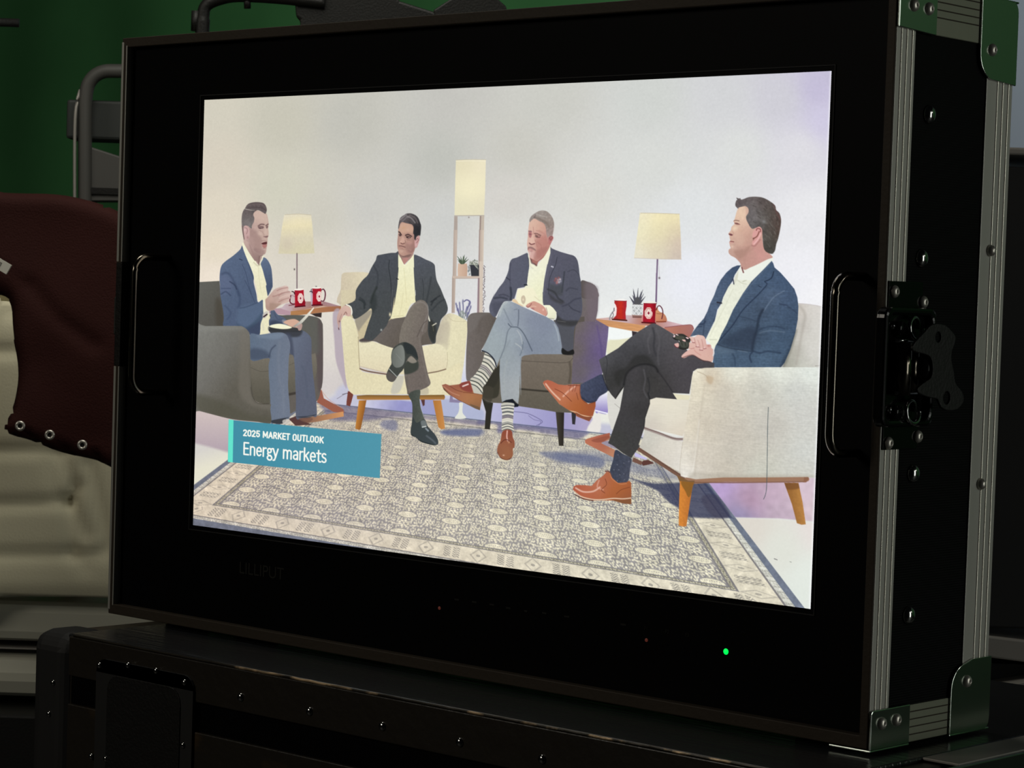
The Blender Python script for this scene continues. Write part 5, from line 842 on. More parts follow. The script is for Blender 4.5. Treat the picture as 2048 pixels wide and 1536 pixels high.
def bx(bm, x0, x1, y0, y1, z0, z1):
    v = [bm.verts.new((x,y,z)) for x in (x0,x1) for y in (y0,y1) for z in (z0,z1)]
    for f in ((0,1,3,2),(4,6,7,5),(0,4,5,1),(2,3,7,6),(0,2,6,4),(1,5,7,3)): bm.faces.new([v[i] for i in f])
    return bm
def box(*a): return bx(bmesh.new(), *a)
def prism(poly, a0, a1, axis, holes=()):
    """extrude a 2-D outline (counter pairs) along axis 0/1/2 from a0 to a1"""
    bm = bmesh.new()
    def P(q, a): return (a,q[0],q[1]) if axis == 0 else ((q[0],a,q[1]) if axis == 1 else (q[0],q[1],a))
    loops = [poly]+list(holes); E0 = []
    for lp in loops:
        A = [bm.verts.new(P(q,a0)) for q in lp]; Bq = [bm.verts.new(P(q,a1)) for q in lp]; n = len(lp)
        for i in range(n): bm.faces.new((A[i],A[(i+1)%n],Bq[(i+1)%n],Bq[i]))
        E0.append((A,Bq))
    for k in (0,1):
        es = []
        for A,Bq in E0:
            L_ = A if k == 0 else Bq
            for i in range(len(L_)): es.append(bm.edges.get((L_[i], L_[(i+1)%len(L_)])))
        bmesh.ops.triangle_fill(bm, edges=es, use_beauty=True)
    return bm
def tube(bm, pth, r, n=14, cap=True):
    pth = [Vector(p) for p in pth]; rings = []; up = Vector((.13,.31,1)).normalized()
    for i, p in enumerate(pth):
        d = ((pth[min(i+1,len(pth)-1)]-p).normalized()+(p-pth[max(i-1,0)]).normalized()).normalized()
        a = d.cross(up).normalized(); b = d.cross(a).normalized(); rr = r[i] if isinstance(r,(list,tuple)) else r
        rings.append([bm.verts.new(p+a*rr*math.cos(2*math.pi*k/n)+b*rr*math.sin(2*math.pi*k/n)) for k in range(n)])
    for q, s in zip(rings, rings[1:]):
        for k in range(n): bm.faces.new((q[k],q[(k+1)%n],s[(k+1)%n],s[k]))
    if cap: bm.faces.new(rings[0]); bm.faces.new(rings[-1])
    return bm
def curve3(p, n=8):
    p = [Vector(q) for q in p]; out = []
    for i in range(len(p)-1):
        a,b,c,d = p[max(i-1,0)],p[i],p[i+1],p[min(i+2,len(p)-1)]
        for k in range(n):
            t = k/n; out.append(.5*((2*b)+(c-a)*t+(2*a-5*b+4*c-d)*t*t+(3*b-a-3*c+d)*t**3))
    return out+[p[-1]]
def dome(axis, sgn, c, r, h, n=20, hole=0):
    """rivet head standing on a plane whose normal is +-axis; optional dimple in the middle"""
    bm = bmesh.new(); prof = [(r*1.0,0),(r*.97,h*.25),(r*.86,h*.55),(r*.66,h*.8),(r*.4,h*.95)]
    prof += [(r*.3,h*.97),(r*.24,h*.6),(0,h*.5)] if hole else [(r*.18,h),(0,h)]
    u = (axis+1)%3; w = (axis+2)%3; rings = []
    for rr, hh in prof:
        ring = []
        for k in range(n if rr > 0 else 1):
            q = [0,0,0]; q[axis] = c[axis]+sgn*hh; q[u] = c[u]+rr*math.cos(2*math.pi*k/n); q[w] = c[w]+rr*math.sin(2*math.pi*k/n)
            ring.append(bm.verts.new(q))
        rings.append(ring)
    for q, s in zip(rings, rings[1:]):
        if len(s) == 1:
            for k in range(n): bm.faces.new((q[k],q[(k+1)%n],s[0]))
        else:
            for k in range(n): bm.faces.new((q[k],q[(k+1)%n],s[(k+1)%n],s[k]))
    bm.faces.new(rings[0]); return bm
M = dict(
  alu=mat('brushed_aluminium', srgb(176,176,168), .5, .55, .5, bump=(60,.08,(1,1,.02))),
  alu_line=mat('aluminium_edge_highlight', srgb(255,252,236), .38, .7, .5),  # near-white copy of the aluminium, edge highlights put into the colour
  rim=mat('shaded_rim_metal', srgb(54,46,36), .6, .2, .3, bump=(300,.1)),  # rim aluminium coloured dark to stand for its dark reflections
  black=mat('black_front_panel', (.0012,.0012,.0016,1), .5, 0, .06),
  lam=mat('black_ribbed_laminate', (.0018,.002,.002,1), .6, 0, .08),
  chrome=mat('chromed_steel', srgb(190,190,188), .14, 1), hnd=mat('polished_handle_steel', srgb(118,112,102), .16, 1), cap=mat('polished_corner_steel', srgb(190,200,190), .2, 1, bump=(14,.10)),
  dark=mat('black_enamelled_steel', (.004,.004,.0042,1), .16, 0, .22, bump=(40,.05), coat=.1), alud=mat('shaded_aluminium', srgb(132,136,118), .55, .5, .5, bump=(60,.08)), matte=mat('matte_black_steel', (.007,.0068,.006,1), .5, 0, .3, bump=(400,.2)),  # the rails' darker aluminium copy carries their shade in its colour
  nickel=mat('dull_nickel', srgb(206,202,192), .34, .75), rubber=mat('black_rubber', (.004,.004,.004,1), .7),
  trunk=mat('scuffed_black_trunk_board', (.022,.018,.013,1), .34, 0, .5, bump=(90,.25), wear=(7,srgb(74,58,36),(1,3,2),.62)),
  trunk_edge=mat('worn_trunk_edge', (.035,.03,.022,1), .3, .5, .5, bump=(60,.3,(1,4,4)), wear=(26,srgb(220,190,150),(1,1,1),.52)),
  trunk_side=mat('polished_trunk_side', srgb(120,130,122), .25, 1, bump=(10,.2)),
  trunk_top=mat('scratched_trunk_top', (.018,.019,.021,1), .24, 0, .5, bump=(40,.4,(.4,6,1)), wear=(40,(.05,.055,.06,1),(.2,4,1),.68)),
  green=mat('green_backdrop_cloth', srgb(70,124,74), .9, 0, .1, var=(1.2,.12)),
  wall=mat('blue_grey_studio_wall', srgb(150,158,168), .8, var=(2,.03)), floor=mat('dark_studio_floor', (.01,.01,.01,1), .6, var=(5,.2)),
  maroon=mat('maroon_canvas', srgb(50,22,19), .8, 0, .15, bump=(500,.35), var=(6,.12)), white=mat('off_white_quilt', srgb(214,208,180), .8, 0, .2, bump=(350,.15)),
  whiteb=mat('white_plastic', srgb(190,188,172), .45, bump=(20,.05)), grey=mat('grey_plastic', srgb(72,71,68), .55), dgrey=mat('dark_grey_plastic', srgb(40,44,42), .6), tag=mat('white_label', srgb(200,198,186), .6),
  greytrim=mat('grey_case_trim', srgb(150,146,140), .5, .3), ink=mat('grey_ink', srgb(120,116,108), .6),
  print_=mat('faint_grey_print', (.020,.020,.018,1), .6, 0, .1),
  led=emit('green_led', (.0,1,.10,1), 1.1), red=emit('dim_red_led', (1,.22,.14,1), .06))
# ribs of the laminate
nt = M['lam'].node_tree; wv = nt.nodes.new('ShaderNodeTexWave'); wv.bands_direction = 'Z'; wv.inputs['Scale'].default_value = 190
tcn = nt.nodes.new('ShaderNodeTexCoord'); bpn = nt.nodes.new('ShaderNodeBump'); bpn.inputs['Strength'].default_value = .3; bpn.inputs['Distance'].default_value = .0006
nt.links.new(tcn.outputs['Object'], wv.inputs[0]); nt.links.new(wv.outputs[0], bpn.inputs['Height']); nt.links.new(bpn.outputs[0], nt.nodes['Principled BSDF'].inputs['Normal'])

# ---------------------------------------------------------------- the monitor in its flight case
XL, XR, YF, YB, ZB, ZT = -.4092, .3635, -.008, .134, -.2585, .229
SW, SH = .620, .34875
mon = thing('broadcast_monitor', 'large black flight case monitor with aluminium edges and a lit screen', 'monitor', (0,.06,ZB))
def ob(name, bm, m, parent=mon, sm=False, bevel=0):
    o = obj(name, bm, m, parent, sm, bevel); 
    if parent is mon: o.matrix_parent_inverse = Matrix.Translation(-Vector(mon.location))
    return o
# -- screen and what it shows: one flat picture, each pictured thing its own piece of the flat screen
pm = bpy.data.materials.new('lit_screen_picture'); pm.use_nodes = True; nt = pm.node_tree; nt.nodes.clear()
at = nt.nodes.new('ShaderNodeAttribute'); at.attribute_name = 'picture'; em = nt.nodes.new('ShaderNodeEmission'); ou = nt.nodes.new('ShaderNodeOutputMaterial')
nt.links.new(at.outputs['Color'], em.inputs[0]); nt.links.new(em.outputs[0], ou.inputs[0])
lin = np.where(CV <= .04045, CV/12.92, ((CV+.055)/1.055)**2.4)
lin = np.concatenate([lin, np.ones((CH,CW,1))], -1).reshape(-1,4).astype(np.float32)
gx, gy = np.meshgrid(np.linspace(-SW/2, SW/2, CW), np.linspace(SH/2, -SH/2, CH))
GV = np.stack([gx.ravel(), np.zeros(CW*CH), gy.ravel()], 1).astype(np.float32)
q0 = (np.arange(CH-1)[:,None]*CW+np.arange(CW-1)[None,:])
QF = np.stack([q0, q0+CW, q0+CW+1, q0+1], -1).reshape(-1,4)
FID = IDS[:-1,:-1].ravel()
def piece(name, k, parent):
    f = QF[FID == k]; used, inv = np.unique(f.ravel(), return_inverse=True)
    me = bpy.data.meshes.new(name); me.vertices.add(len(used)); me.vertices.foreach_set('co', GV[used].ravel())
    me.loops.add(f.size); me.loops.foreach_set('vertex_index', inv.ravel().astype(np.int32))
    me.polygons.add(len(f)); me.polygons.foreach_set('loop_start', np.arange(0, f.size, 4, dtype=np.int32)); me.update(calc_edges=True)
    a = me.color_attributes.new('picture', 'FLOAT_COLOR', 'POINT'); a.data.foreach_set('color', lin[used].ravel())
    o = link(name, me, pm, parent)
    if parent is mon: o.matrix_parent_inverse = Matrix.Translation(-Vector(mon.location))
    return o
scr = piece('screen', 0, mon); scr['label'] = 'lit screen showing a bright studio talk show set'
LAB = {'area_rug':'pictured grey and cream patterned rug','vase':'pictured pale vase on the floor','table_lamp':'pictured lamp behind the left side table','side_table':'pictured wooden side table on the left','red_mug_left':'pictured red mug nearest the raised hand',
 'red_mug_right':'pictured red mug with its handle to the right','grey_armchair':'pictured dark grey armchair at the left edge','person':'pictured person in a blue suit talking with a raised hand and papers','shelf_floor_lamp':'pictured square floor lamp with wooden shelves',
 'succulent_in_clay_pot':'pictured spiky plant in a clay coloured pot','leafy_plant_in_black_pot':'pictured pale leafy plant in a black pot','hanging_vine':'pictured vine hanging beside the shelf lamp','lavender_stems':'pictured lavender stems behind the armchairs',
 'cream_armchair':'pictured cream armchair with wooden legs','person.001':'pictured person in a charcoal blazer and brown trousers, legs crossed','side_table.001':'pictured wooden side table on the right','table_base':'pictured wooden foot of the left side table','table_base.001':'pictured wooden foot of the right side table','table_lamp.001':'pictured lamp on the right side table',
 'spiky_plant_in_patterned_pot':'pictured spiky plant in a white patterned pot','red_mug_with_hidden_handle':'pictured red mug turned away, left of the plant','red_mug_with_octagon_emblem':'pictured red mug with a white octagon emblem right of the plant',
 'taupe_armchair':'pictured taupe armchair with dark legs','person.002':'pictured bearded person in a navy blazer, grey trousers and striped socks','pale_linen_armchair':'pictured pale linen armchair at the right edge',
 'person.003':'pictured person in a blue blazer, black trousers and tan shoes, seen from the side','caption_banner':'teal caption reading 2025 MARKET OUTLOOK Energy markets'}
NM = {'red_mug_left':'red_mug','red_mug_right':'red_mug','red_mug_with_hidden_handle':'red_mug','red_mug_with_octagon_emblem':'red_mug','grey_armchair':'armchair','cream_armchair':'armchair','taupe_armchair':'armchair','pale_linen_armchair':'armchair',
      'succulent_in_clay_pot':'potted_plant','leafy_plant_in_black_pot':'potted_plant','spiky_plant_in_patterned_pot':'potted_plant'}
for k, n_ in enumerate(NAMES):
    if k and (FID == k).any():
        p = piece(NM.get(n_, n_.split('.')[0]), k, scr); p['label'] = LAB[n_]
# -- black front panel with the opening for the screen
g = .0012
def rect(x0,x1,z0,z1): return [(x0,z0),(x1,z0),(x1,z1),(x0,z1)]
ob('front_panel', prism(rect(XL+.0069,XR-.006,ZB+.009,ZT-.0085), -.0006, .006, 1, [rect(-SW/2-.0004,SW/2+.0004,-SH/2-.0004,SH/2+.0004)]), M['black'])
ob('screen_gasket', prism(rect(-SW/2-.004,SW/2+.004,-SH/2-.004,SH/2+.004), -.0014, -.0006, 1, [rect(-SW/2-.0033,SW/2+.0033,-SH/2-.0033,SH/2+.0033)]), M['rubber'])
# -- front rim: two lips and a groove on each side
def rim_side(p):  # closed outline swept round the front as four mitred bars
    pass
bm = prism(rect(XL+.0008,XR-.0003,ZB+.0006,ZT-.0006), YF, -.0004, 1, [rect(XL+.0060,XR-.0066,ZB+.0090,ZT-.0085)])
ob('front_rim', prism(rect(XL+.0008,XR-.004,ZB+.0008,ZT-.0008), -.0004, .0147, 1, [rect(XL+.0072,XR-.0066,ZB+.0092,ZT-.0087)]), M['rim'])
ob('front_rim', bm, M['rim'], bevel=.0006)
for (x0,x1) in ((XL,XL+.0030),):  # left strips use lighter aluminium for the light this lip catches
    for (z0,z1) in ((ZB+.004,-.0475),(.0405,ZT-.004)): ob('rim_strip', box(x0,x1,YF-.0002,.0125,z0,z1), M['alu'], bevel=.0006)
for (z0,z1) in ((ZB+.008,-.0475),(.0405,ZT-.007)): ob('rim_strip', box(XL+.0060,XL+.0074,YF-.0002,-.0007,z0,z1), M['alu'], bevel=.0004)
# -- case body with ribbed laminate side
ob('case_body', box(XL+.003,XR-.004,.0148,YB-.003,ZB+.003,ZT-.003), M['rubber'])
ob('side_panel', box(XR-.004,XR-.0012,.013,.104,ZB+.02,ZT-.02), M['lam'])
def extrusion(name, y0, y1, z0, z1, ridges, along='z', cut=()):
    """flat aluminium profile on the side of the case with raised ridges, the upright ones coloured as highlights"""
    bm = bmesh.new(); bx(bm, XR-.0035, XR, y0, y1, z0, z1); o = ob(name, bm, M['alu'] if along == 'z' else M['alud'], bevel=.0005)
    for a in ridges:
        r_ = box(XR-.0001, XR+.0007, a-.00045, a+.00045, z0, z1) if along == 'z' else box(XR-.0001, XR+.0004, y0, y1, a-.0004, a+.0004)
        rr = obj('ridge', r_, M['alu_line'] if along == 'z' else M['rim'], o, bevel=.0003)
    return o
extrusion('edge_extrusion', YF+.0011, .0147, ZB+.02, ZT-.02, (-.0016,.0046,.0108))
extrusion('edge_extrusion', .1015, YB, ZB+.02, ZT-.02, (.1148,.1216,.1286))
extrusion('edge_extrusion', .025, .1015, ZT-.0305, ZT, (ZT-.004,ZT-.009,ZT-.014,ZT-.019), 'y')
extrusion('edge_extrusion', .025, .1015, ZB, ZB+.0245, (ZB+.005,ZB+.010,ZB+.015,ZB+.020), 'y')
ob('edge_extrusion', box(XL+.004,XR-.004,YB-.006,YB,ZT-.004,ZT), M['rim']); 
# -- corner caps wrap the corners: flat on the side, returned over top or bottom
def cap(poly, z_edge, y_edge, rv):
    bm = prism(poly, XR+.0004, XR+.0018, 0)
    o = ob('corner_cap', bm, M['cap'], bevel=.0006)
    ys = [p[0] for p in poly]; y0, y1 = min(ys), max(ys); s = 1 if z_edge > 0 else -1
    obj('cap_return', box(XR-.03, XR+.0018, y0, y1, min(z_edge,z_edge+s*.0014), max(z_edge,z_edge+s*.0014)), M['cap'], o, bevel=.0005)
    for (y,z) in rv: obj('rivet', dome(0, 1, (XR+.0018,y,z), .0042, .0028, hole=1), M['nickel'], o, sm=True)
    return o
def rnd(cy, cz, r, a0, a1, n=8): return [(cy+r*math.cos(math.radians(a0+(a1-a0)*i/n)), cz+r*math.sin(math.radians(a0+(a1-a0)*i/n))) for i in range(n+1)]
cap([(YF+.0005,ZT-.0295)]+[(.032,ZT-.031),(.0355,ZT-.031),(.0355,ZT),(YF+.0005,ZT)], ZT, 0, [(.0085,ZT-.0145),(.0258,ZT-.0150)])
cap([(.0895,ZT),(.0895,ZT-.028)]+rnd(.1065,ZT-.036,.017,180,262)+[(YB+.0012,ZT-.0545),(YB+.0012,ZT-.008)]+rnd(YB-.006,ZT-.006,.007,0,90,5), ZT, 0, [(.1035,ZT-.0335)])
cap([(YF+.0005,ZB),(.0375,ZB),(.0375,ZB+.0255),(YF+.002,ZB+.0255),(YF+.0005,ZB+.0235)], ZB, 0, [(.0045,ZB+.0165),(.0215,ZB+.0170)])
cap([(.086,ZB)]+rnd(.103,ZB+.029,.017,175,95)+[(.1115,ZB+.0485),(YB+.0012,ZB+.0485),(YB+.0012,ZB+.008)]+rnd(YB-.006,ZB+.006,.007,0,-90,5), ZB, 0, [(.105,ZB+.034)])
for y, z in ((.0345,.1478),(.0325,.0556),(.0328,-.0830),(.0342,-.1750)): ob('rivet', dome(0,1,(XR-.0012,y,z),.0062,.0042), M['chrome'], sm=True)
for y, z in ((.1135,.0635),(.1135,-.0925)): ob('rivet', dome(0,1,(XR+.0002,y,z),.0040,.0042), M['nickel'], sm=True)
for y in (-.02,.06,.13):
    pass
# -- butterfly latch on the right side
def onside(u, v, X):
    d = RC.transposed() @ Vector(((u-1024)/4830.56,(v-816.49)/4830.56,1)); k = (X-CAM.x)/d.x; p = CAM+d*k; return (p.y, p.z)
lt = ob('butterfly_latch', box(XR-.001, XR+.0012, -.006, .0335, -.0668, .0402), M['dark'], bevel=.0004); lt['label'] = 'black chromed butterfly latch on the right side'
def sub(name, bm, m, sm=False, bevel=0): return obj(name, bm, m, lt, sm, bevel)
lt.matrix_parent_inverse = Matrix.Translation(-Vector(mon.location))
def rrect(y0,y1,z0,z1,r,n=5): return rnd(y1-r,z1-r,r,0,90,n)+rnd(y0+r,z1-r,r,90,180,n)+rnd(y0+r,z0+r,r,180,270,n)+rnd(y1-r,z0+r,r,270,360,n)
sub('latch_dish', prism(rrect(-.0185,.0400,-.0520,.0238,.007), XR+.0012, XR+.0085, 0, [rrect(-.0140,.0355,-.0475,.0188,.005)]), M['dark'], bevel=.0018)
sub('latch_dish', prism(rrect(-.0185,.0400,-.0520,.0238,.007), XR+.0010, XR+.0030, 0), M['dark'], bevel=.0004)
bm = bmesh.new(); tube(bm, [(XR+.008,.0015,-.0315),(XR+.008,.0015,.0015)], .0062, 24); sub('latch_barrel', bm, M['hnd'], True)
bm = bmesh.new(); tube(bm, [(XR+.006,.0155,-.030),(XR+.006,.0155,.000)], .0050, 24); sub('latch_barrel', bm, M['hnd'], True)
for vv, ua, ub in ((681,1790,1829),(786,1789,1832)):  # added chrome bars that stand in for horizontal glints on the latch
    a = onside(ua, vv, XR+.009); b = onside(ub, vv+1, XR+.009); bm = bmesh.new(); tube(bm, [(XR+.009,)+a, (XR+.009,)+b], .0013, 10); sub('latch_glint_bar', bm, M['chrome'], True)
for zz in (.0105,-.0425):
    bm = bmesh.new(); tube(bm, [(XR+.004+.0055*math.sin(t_*.1), .0155+.0085*math.cos(2*math.pi*t_/24), zz+.0072*math.sin(2*math.pi*t_/24)) for t_ in range(25)], .0014, 10, False); sub('latch_ring', bm, M['chrome'], True)
    bm = bmesh.new(); tube(bm, [(XR+.002,.0005,zz),(XR+.008,.0005,zz)], .0046, 20); sub('latch_pin', bm, M['dark'], True)
    sub('rivet', dome(0,1,(XR+.003,-.0035,zz+.001),.0028,.0025), M['chrome'], sm=True)
bm = bmesh.new(); tube(bm, [(XR+.002,.024,-.0145),(XR+.016,.024,-.0145)], [.0095,.0085], 28); sub('latch_hub', bm, M['dark'], True)
bm = bmesh.new(); tube(bm, [(XR+.0031+.0001*t_,.0215+.0118*math.cos(math.radians(-70+t_*7)), -.0145+.0128*math.sin(math.radians(-70+t_*7))) for t_ in range(21)], .0016, 8); sub('latch_ring', bm, M['chrome'], True)
key = smooth(np.array([onside(1640+a/5.02, 520+b/5.02, XR+.0185) for a, b in ((1180,640),(1260,655),(1330,720),(1365,780),(1350,850),(1325,920),(1322,1010),(1345,1120),(1360,1230),(1400,1285),(1440,1350),(1440,1430),(1380,1500),(1290,1512),(1220,1480),(1185,1400),(1120,1385),(1040,1360),(985,1325),(990,1280),(1060,1225),(1120,1180),(1135,1100),(1128,1020),(1100,965),(1030,940),(945,915),(935,865),(990,790),(1060,720),(1110,660))]), True, 2)
key = [tuple(q) for q in key]
def circ(cy,cz,r,n=16): return [(cy+r*math.cos(2*math.pi*i/n), cz+r*math.sin(2*math.pi*i/n)) for i in range(n)]
sub('latch_key', prism(key, XR+.0165, XR+.0185, 0, [circ(*onside(1640+1190/5.02,520+775/5.02,XR+.0185),.0034), circ(*onside(1640+1275/5.02,520+1385/5.02,XR+.0185),.0042)]), M['matte'], bevel=.0005)
for y, z in ((-.0002,.0335),(.0335,.0275),(-.0002,-.0625),(.0335,-.0590)): sub('rivet', dome(0,1,(XR+.0012,y,z),.0042,.0030,hole=1), M['nickel'], sm=True)
# -- dish of the left side latch, seen past the left edge
ll = ob('side_latch', box(XL-.028, XL-.002, .012, .030, -.0225, .0115), M['dgrey'], bevel=.002); ll['label'] = 'dark latch plate on the left side'
ob('rim_notch_plate', box(XL+.0004, XL+.0078, YF-.0004, -.0008, -.047, .040), M['matte'], bevel=.0004)
# -- pull handles on the front
def handle(x, z0, z1, out, back, r=.0030):
    bm = bmesh.new(); y = -out; rr = .013
    pth = [(x+back,0,z1),(x+back,-out*.35,z1)] if back == 0 else [(x+back,-.0006,z1),(x+back*.6,-out*.55,z1)]
    pth = [(x,-.0006,z1),(x,-out+rr,z1)]+[(x,-out+rr-rr*math.sin(math.radians(a)), z1-rr+rr*math.cos(math.radians(a))) for a in range(10,91,10)]
    pth += [(x,-out,z0+rr)]+[(x,-out+rr-rr*math.cos(math.radians(a)), z0+rr-rr*math.sin(math.radians(a))) for a in range(10,91,10)]+[(x,-.0006,z0)]
    tube(bm, pth, r, 20); return ob('handle', bm, M['hnd'], sm=True)
handle(-.3495, -.0665, .0450, .036, 0); handle(.3420, -.0700, .0425, .032, 0)
# -- printing and pilot lamps
def words(s, x, z, h, sx=1.0, shear=0, name='lettering'):
    c = bpy.data.curves.new(name, 'FONT'); c.body = s; c.size = 1; c.shear = shear; c.extrude = 0
    t = bpy.data.objects.new('tmp', c); COL.objects.link(t); bpy.context.view_layer.update()
    me = bpy.data.meshes.new_from_object(t.evaluated_get(bpy.context.evaluated_depsgraph_get())); bpy.data.objects.remove(t)
    k = h/.72
    for v in me.vertices: v.co = Vector((x+v.co.x*k*sx, -.0010, z+v.co.y*k))
    o = link(name, me, M['print_'], mon); o.matrix_parent_inverse = Matrix.Translation(-Vector(mon.location)); return o
words('LILLIPUT', -.2505, -.2080, .0098, 1.05)
def onface(u, v): # a point of the front panel
    d = RC.transposed() @ Vector(((u-1024)/4830.56,(v-816.49)/4830.56,1)); k = -CAM.y/d.y; return CAM+d*k
for s, u, v in (('F1',1290,1259),('F2',1332,1266),('F3',1372,1272)):
    p = onface(u, v); words(s, p.x, p.z, .0026)
for u, v, w in ((915,1199,.0045),(950,1204,.0045),(985,1209,.0045),(1018,1216,.0045),(1053,1222,.003),(1090,1226,.004),(1135,1233,.005),(1248,1249,.005)):
    p = onface(u, v); ob('button_mark', box(p.x-w/2,p.x+w/2,-.0009,-.0006,p.z-.0006,p.z+.0006), M['print_'])
for u, v, m_, r in ((1453,1303,'led',.0021),(880,1216,'red',.0013),(1294,1280,'red',.0013)):
    p = onface(u, v); ob('pilot_lamp', dome(1,-1,(p.x,-.0006,p.z),r,.0008), M[m_], sm=True)
# -- rubber feet the case stands on
for fx in (XL+.06, XR-.06):
    for fy in (.03,.11): ob('foot', box(fx-.015,fx+.015,fy-.012,fy+.012,-.2620,ZB+.003), M['rubber'], bevel=.001)

# ---------------------------------------------------------------- road trunk under the monitor
TZ, TF, TX0, TX1, TY1, TB0 = -.2622, -.093, -.400, .417, .36, -.78
tr_ = thing('road_trunk', 'scuffed black road trunk with rivets carrying the monitor', 'trunk', (0,.13,TB0))
def tb(name, bm, m, sm=False, bevel=0, parent=None):
    o = obj(name, bm, m, parent or tr_, sm, bevel)
    if not parent: o.matrix_parent_inverse = Matrix.Translation(-Vector(tr_.location))
    return o
tb('trunk_body', box(TX0,TX1-.004,TF+.004,TY1,TB0,TZ-.003), M['trunk'], bevel=.012)
tb('trunk_lid_top', box(TX0+.045,TX1-.03,TF+.003,TY1-.02,TZ-.004,TZ), M['trunk_top'], bevel=.0015)
tb('trunk_panel', box(TX0+.05,TX1-.005,TF,TF+.006,-.2955,TZ-.0015), M['trunk'], bevel=.0008)      # valance board under the lid
tb('groove_shade', box(TX0+.05,TX1-.006,TF+.0035,TF+.006,-.3185,-.2955), M['black'])  # black strip laid in the recess to give it shade
tb('trunk_panel', box(TX0+.05,TX1-.005,TF,TF+.006,-.62,-.3185), M['trunk'], bevel=.0008)
bm = bmesh.new(); rr_ = np.random.RandomState(4)
pth = [(TX0+.055+i*.01, TF+.0010, TZ-.0006+rr_.randn()*.00012) for i in range(int((TX1-TX0-.06)/.01))]; tube(bm, pth, .0010, 8)
tb('worn_edge', bm, M['trunk_edge'], sm=True)
tb('trunk_side_plate', box(TX1-.004,TX1,TF,TY1,-.60,TZ-.001), M['trunk_side'], bevel=.001)
tb('edge_strip', box(TX1-.030,TX1-.003,.02,TY1-.02,TZ-.002,TZ-.0001), M['greytrim'], bevel=.0005)
# corner boot, rounded, at the front left
bm = prism([(TX0-.002,TF-.0015),(TX0+.052,TF-.0015),(TX0+.052,TF+.05),(TX0-.002,TF+.05)], -.62, TZ-.0002, 2)
cb = tb('corner_boot', bm, M['rubber'], bevel=.016, sm=False); cb.modifiers['bevel'].segments = 6
# recessed latch plate: arched frame with dark well and rivets
arch = [(-.311,-.60)]+[(-.311,-.287)]+rnd(-.300,-.287,.011,180,90,4)+rnd(-.203,-.287,.011,90,0,4)+[(-.192,-.60)]
tb('latch_plate', prism(arch, TF-.0022, TF, 1), M['rubber'], bevel=.0008)
well = [(-.296,-.59)]+rnd(-.283,-.300,.013,180,90,4)+rnd(-.219,-.300,.013,90,0,4)+[(-.206,-.59)]
tb('latch_well', prism([(x,z-.0) for x,z in well], TF-.0030, TF-.0022, 1), M['matte'], bevel=.0004)
for x, z in ((-.307,-.2817),(-.2712,-.2771),(-.2367,-.2770),(-.2023,-.2815),(-.2960,-.355),(-.2020,-.330)): tb('rivet', dome(1,-1,(x,TF-.0022,z),.0026,.0018), M['chrome'], sm=True)
for i in range(7): tb('rivet', dome(1,-1,(-.1395+i*.0758,TF,-.2845),.0034,.0022), M['chrome'], sm=True)
for x, z in ((-.3675,-.3038),(-.3155,-.3562),(-.372,-.33)): tb('rivet', dome(1,-1,(x,TF-.0015,z),.0026,.0018), M['chrome'], sm=True)

# ---------------------------------------------------------------- things behind, each in an upright frame of its own
FWD = Vector((-.6729,.7383,0)).normalized(); RGT = Vector((FWD.y,-FWD.x,0))
def at(u, v, D):
    d = RC.transposed() @ Vector(((u-1024)/4830.56,(v-816.49)/4830.56,1)); return CAM+d*(D/d.dot(FWD))
def frame(D):   # local frame: x to the right of the line of sight, y away from it, z up
    o = CAM+FWD*D; return Matrix(((RGT.x,FWD.x,0,o.x),(RGT.y,FWD.y,0,o.y),(0,0,1,0),(0,0,0,1)))
def lc(u, v, D):
    p = at(u, v, D)-(CAM+FWD*D); return (p.dot(RGT), p.z+CAM.z)
def place(o, D): o.matrix_world = frame(D); return o
def cloth(name, outline, D, depth, m, fold, thick=.008, step=.012, parent=None):
    """thick cloth panel: grid clipped to an outline, bulging and folded; outline in photo-traced local metres"""
    P_ = smooth(np.array([lc(u,v,D) for u,v in outline]), True, 5); x0,z0 = P_.min(0); x1,z1 = P_.max(0)
    nx, nz_ = max(2,int((x1-x0)/step)), max(2,int((z1-z0)/step)); bm = bmesh.new(); vs = {}
    X, Z = np.meshgrid(np.linspace(x0,x1,nx+1), np.linspace(z0,z1,nz_+1)); ins = inside(P_, X, Z); d = segdist(P_, True, X.astype(np.float32), Z.astype(np.float32))
    keep = ins | (d < step*.75)
    for j in range(nz_+1):
        for i in range(nx+1):
            if keep[j,i]:
                x, z = X[j,i], Z[j,i]
                if not ins[j,i] or d[j,i] < step*.4:      # pull border points onto the outline
                    k = None; bd = 1e9
                    for a, b in zip(P_, np.roll(P_,-1,0)):
                        e = b-a; t = np.clip(((x-a[0])*e[0]+(z-a[1])*e[1])/(e@e+1e-12),0,1); q = a+e*t; dd = (q[0]-x)**2+(q[1]-z)**2
                        if dd < bd: bd = dd; k = q
                    x, z = k
                vs[j,i] = bm.verts.new((x, depth(x,z,float(d[j,i]) if ins[j,i] else 0)+fold(x,z), z))
    for j in range(nz_):
        for i in range(nx):
            q = [vs.get(t) for t in ((j,i),(j,i+1),(j+1,i+1),(j+1,i))]
            if all(q): bm.faces.new(q)
    bmesh.ops.remove_doubles(bm, verts=bm.verts, dist=1e-5)
    me = bpy.data.meshes.new(name); bmesh.ops.recalc_face_normals(bm, faces=bm.faces); bm.to_mesh(me); bm.free()
    o = link(name, me, m, None, True); s = o.modifiers.new('thickness', 'SOLIDIFY'); s.thickness = thick; s.offset = 1 if me.polygons[0].normal.y > 0 else -1
    place(o, D); return o
